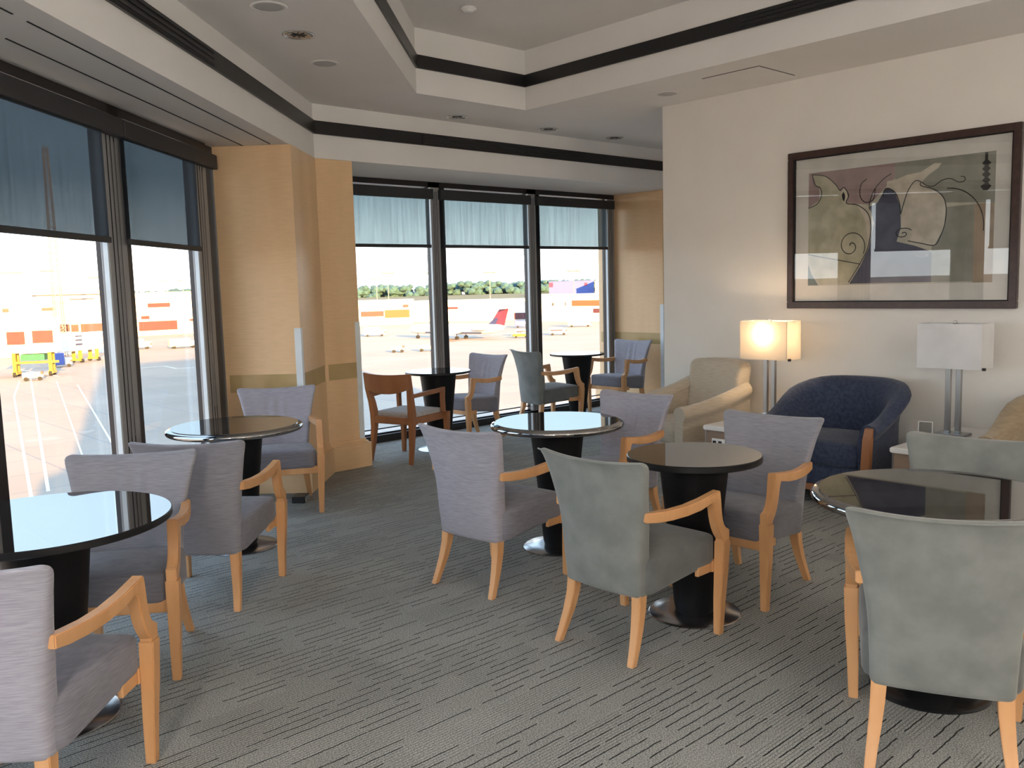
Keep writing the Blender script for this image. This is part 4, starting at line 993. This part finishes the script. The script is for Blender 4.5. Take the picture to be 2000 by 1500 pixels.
def portal(T, s0, s1, nrm):
    l = bpy.data.lights.new('window_portal', 'AREA'); l.shape = 'RECTANGLE'; l.size = s1 - s0; l.size_y = 2.55; l.cycles.is_portal = True
    o = bpy.data.objects.new('window_portal', l); COL.objects.link(o); o.location = T((s0 + s1) / 2, .16, 1.38)
    o.rotation_euler = Vector(nrm).to_track_quat('-Z', 'Y').to_euler()
portal(LP, -1.7, 6.75, (q, -q, 0)); portal(CP, 4.42, 8.95, (0, -1, 0))
l = bpy.data.lights.new('lamp_bulb', 'POINT'); l.energy = 2.6; l.color = (1, .72, .44); l.shadow_soft_size = .035
o = bpy.data.objects.new('lamp_bulb', l); COL.objects.link(o); o.location = (6.25 - .045, 3.785, 1.165)

# added fill globes, out of view, brightening the lounge beyond its daylight
M['globe'] = mat('opal_fill_globe', (.9, .88, .84), .3, emit=(1, .88, .72), estr=3)
for (x, y, lb) in ((.6, -2.2, 'added fill light globe over the lounge behind the viewer, middle'), (4.4, -2.4, 'added fill light globe near the white wall behind the viewer'), (-1.9, -1.0, 'added fill light globe near the left end of the lounge'), (-.75, .75, 'added fill light globe beside the left windows behind the viewer')):
    r = thing('added_fill_globe', lb, 'ceiling light', (x, y, 2.12), group=None)
    bm = bmn(); bmesh.ops.create_uvsphere(bm, u_segments=28, v_segments=18, radius=.16); obj('globe', bm, 'globe', r, True)
    bm = bmn(); tube(bm, [(0, 0, .16), (0, 0, (Z2 if x > .5 else Z1) - 2.12)], .006, 6); lathe(bm, [(0, .15), (.05, .15), (.04, .19), (0, .19)], 16); obj('stem', bm, 'brushed', r)
    l = bpy.data.lights.new('fill_light', 'POINT'); l.energy = {.6: 290, 4.4: 210, -1.9: 290, -.75: 170}[x]; l.color = (1, .92, .84); l.shadow_soft_size = .17
    o = bpy.data.objects.new('fill_light', l); COL.objects.link(o); o.location = (x, y, 2.12)
# ------------------------------------------------------------------ camera
cd = bpy.data.cameras.new('camera'); cam = bpy.data.objects.new('camera', cd); COL.objects.link(cam); S.camera = cam
r_, u_, f_ = Vector((.73459202, -.6779769, -.02686782)), Vector((.09463073, .06316087, .99350678)), Vector((.67187766, .73236468, -.11055492))
m4 = Matrix((r_, u_, -f_)).transposed().to_4x4(); m4.translation = (0, 0, 1.6); cam.matrix_world = m4
cd.sensor_fit = 'HORIZONTAL'; cd.sensor_width = 36; cd.lens = 31.269; cd.clip_start = .05; cd.clip_end = 12000

S.view_settings.view_transform = 'Standard'; S.view_settings.look = 'None'; S.view_settings.gamma = 1; S.view_settings.exposure = 1.65
try: S.view_settings.use_curve_mapping = False
except Exception: pass
S.cycles.use_denoising = True
S.cycles.max_bounces = 14; S.cycles.diffuse_bounces = 7; S.cycles.glossy_bounces = 6; S.cycles.transparent_max_bounces = 16; S.cycles.transmission_bounces = 8
S.cycles.sample_clamp_indirect = 8; S.cycles.caustics_reflective = False; S.cycles.caustics_refractive = False
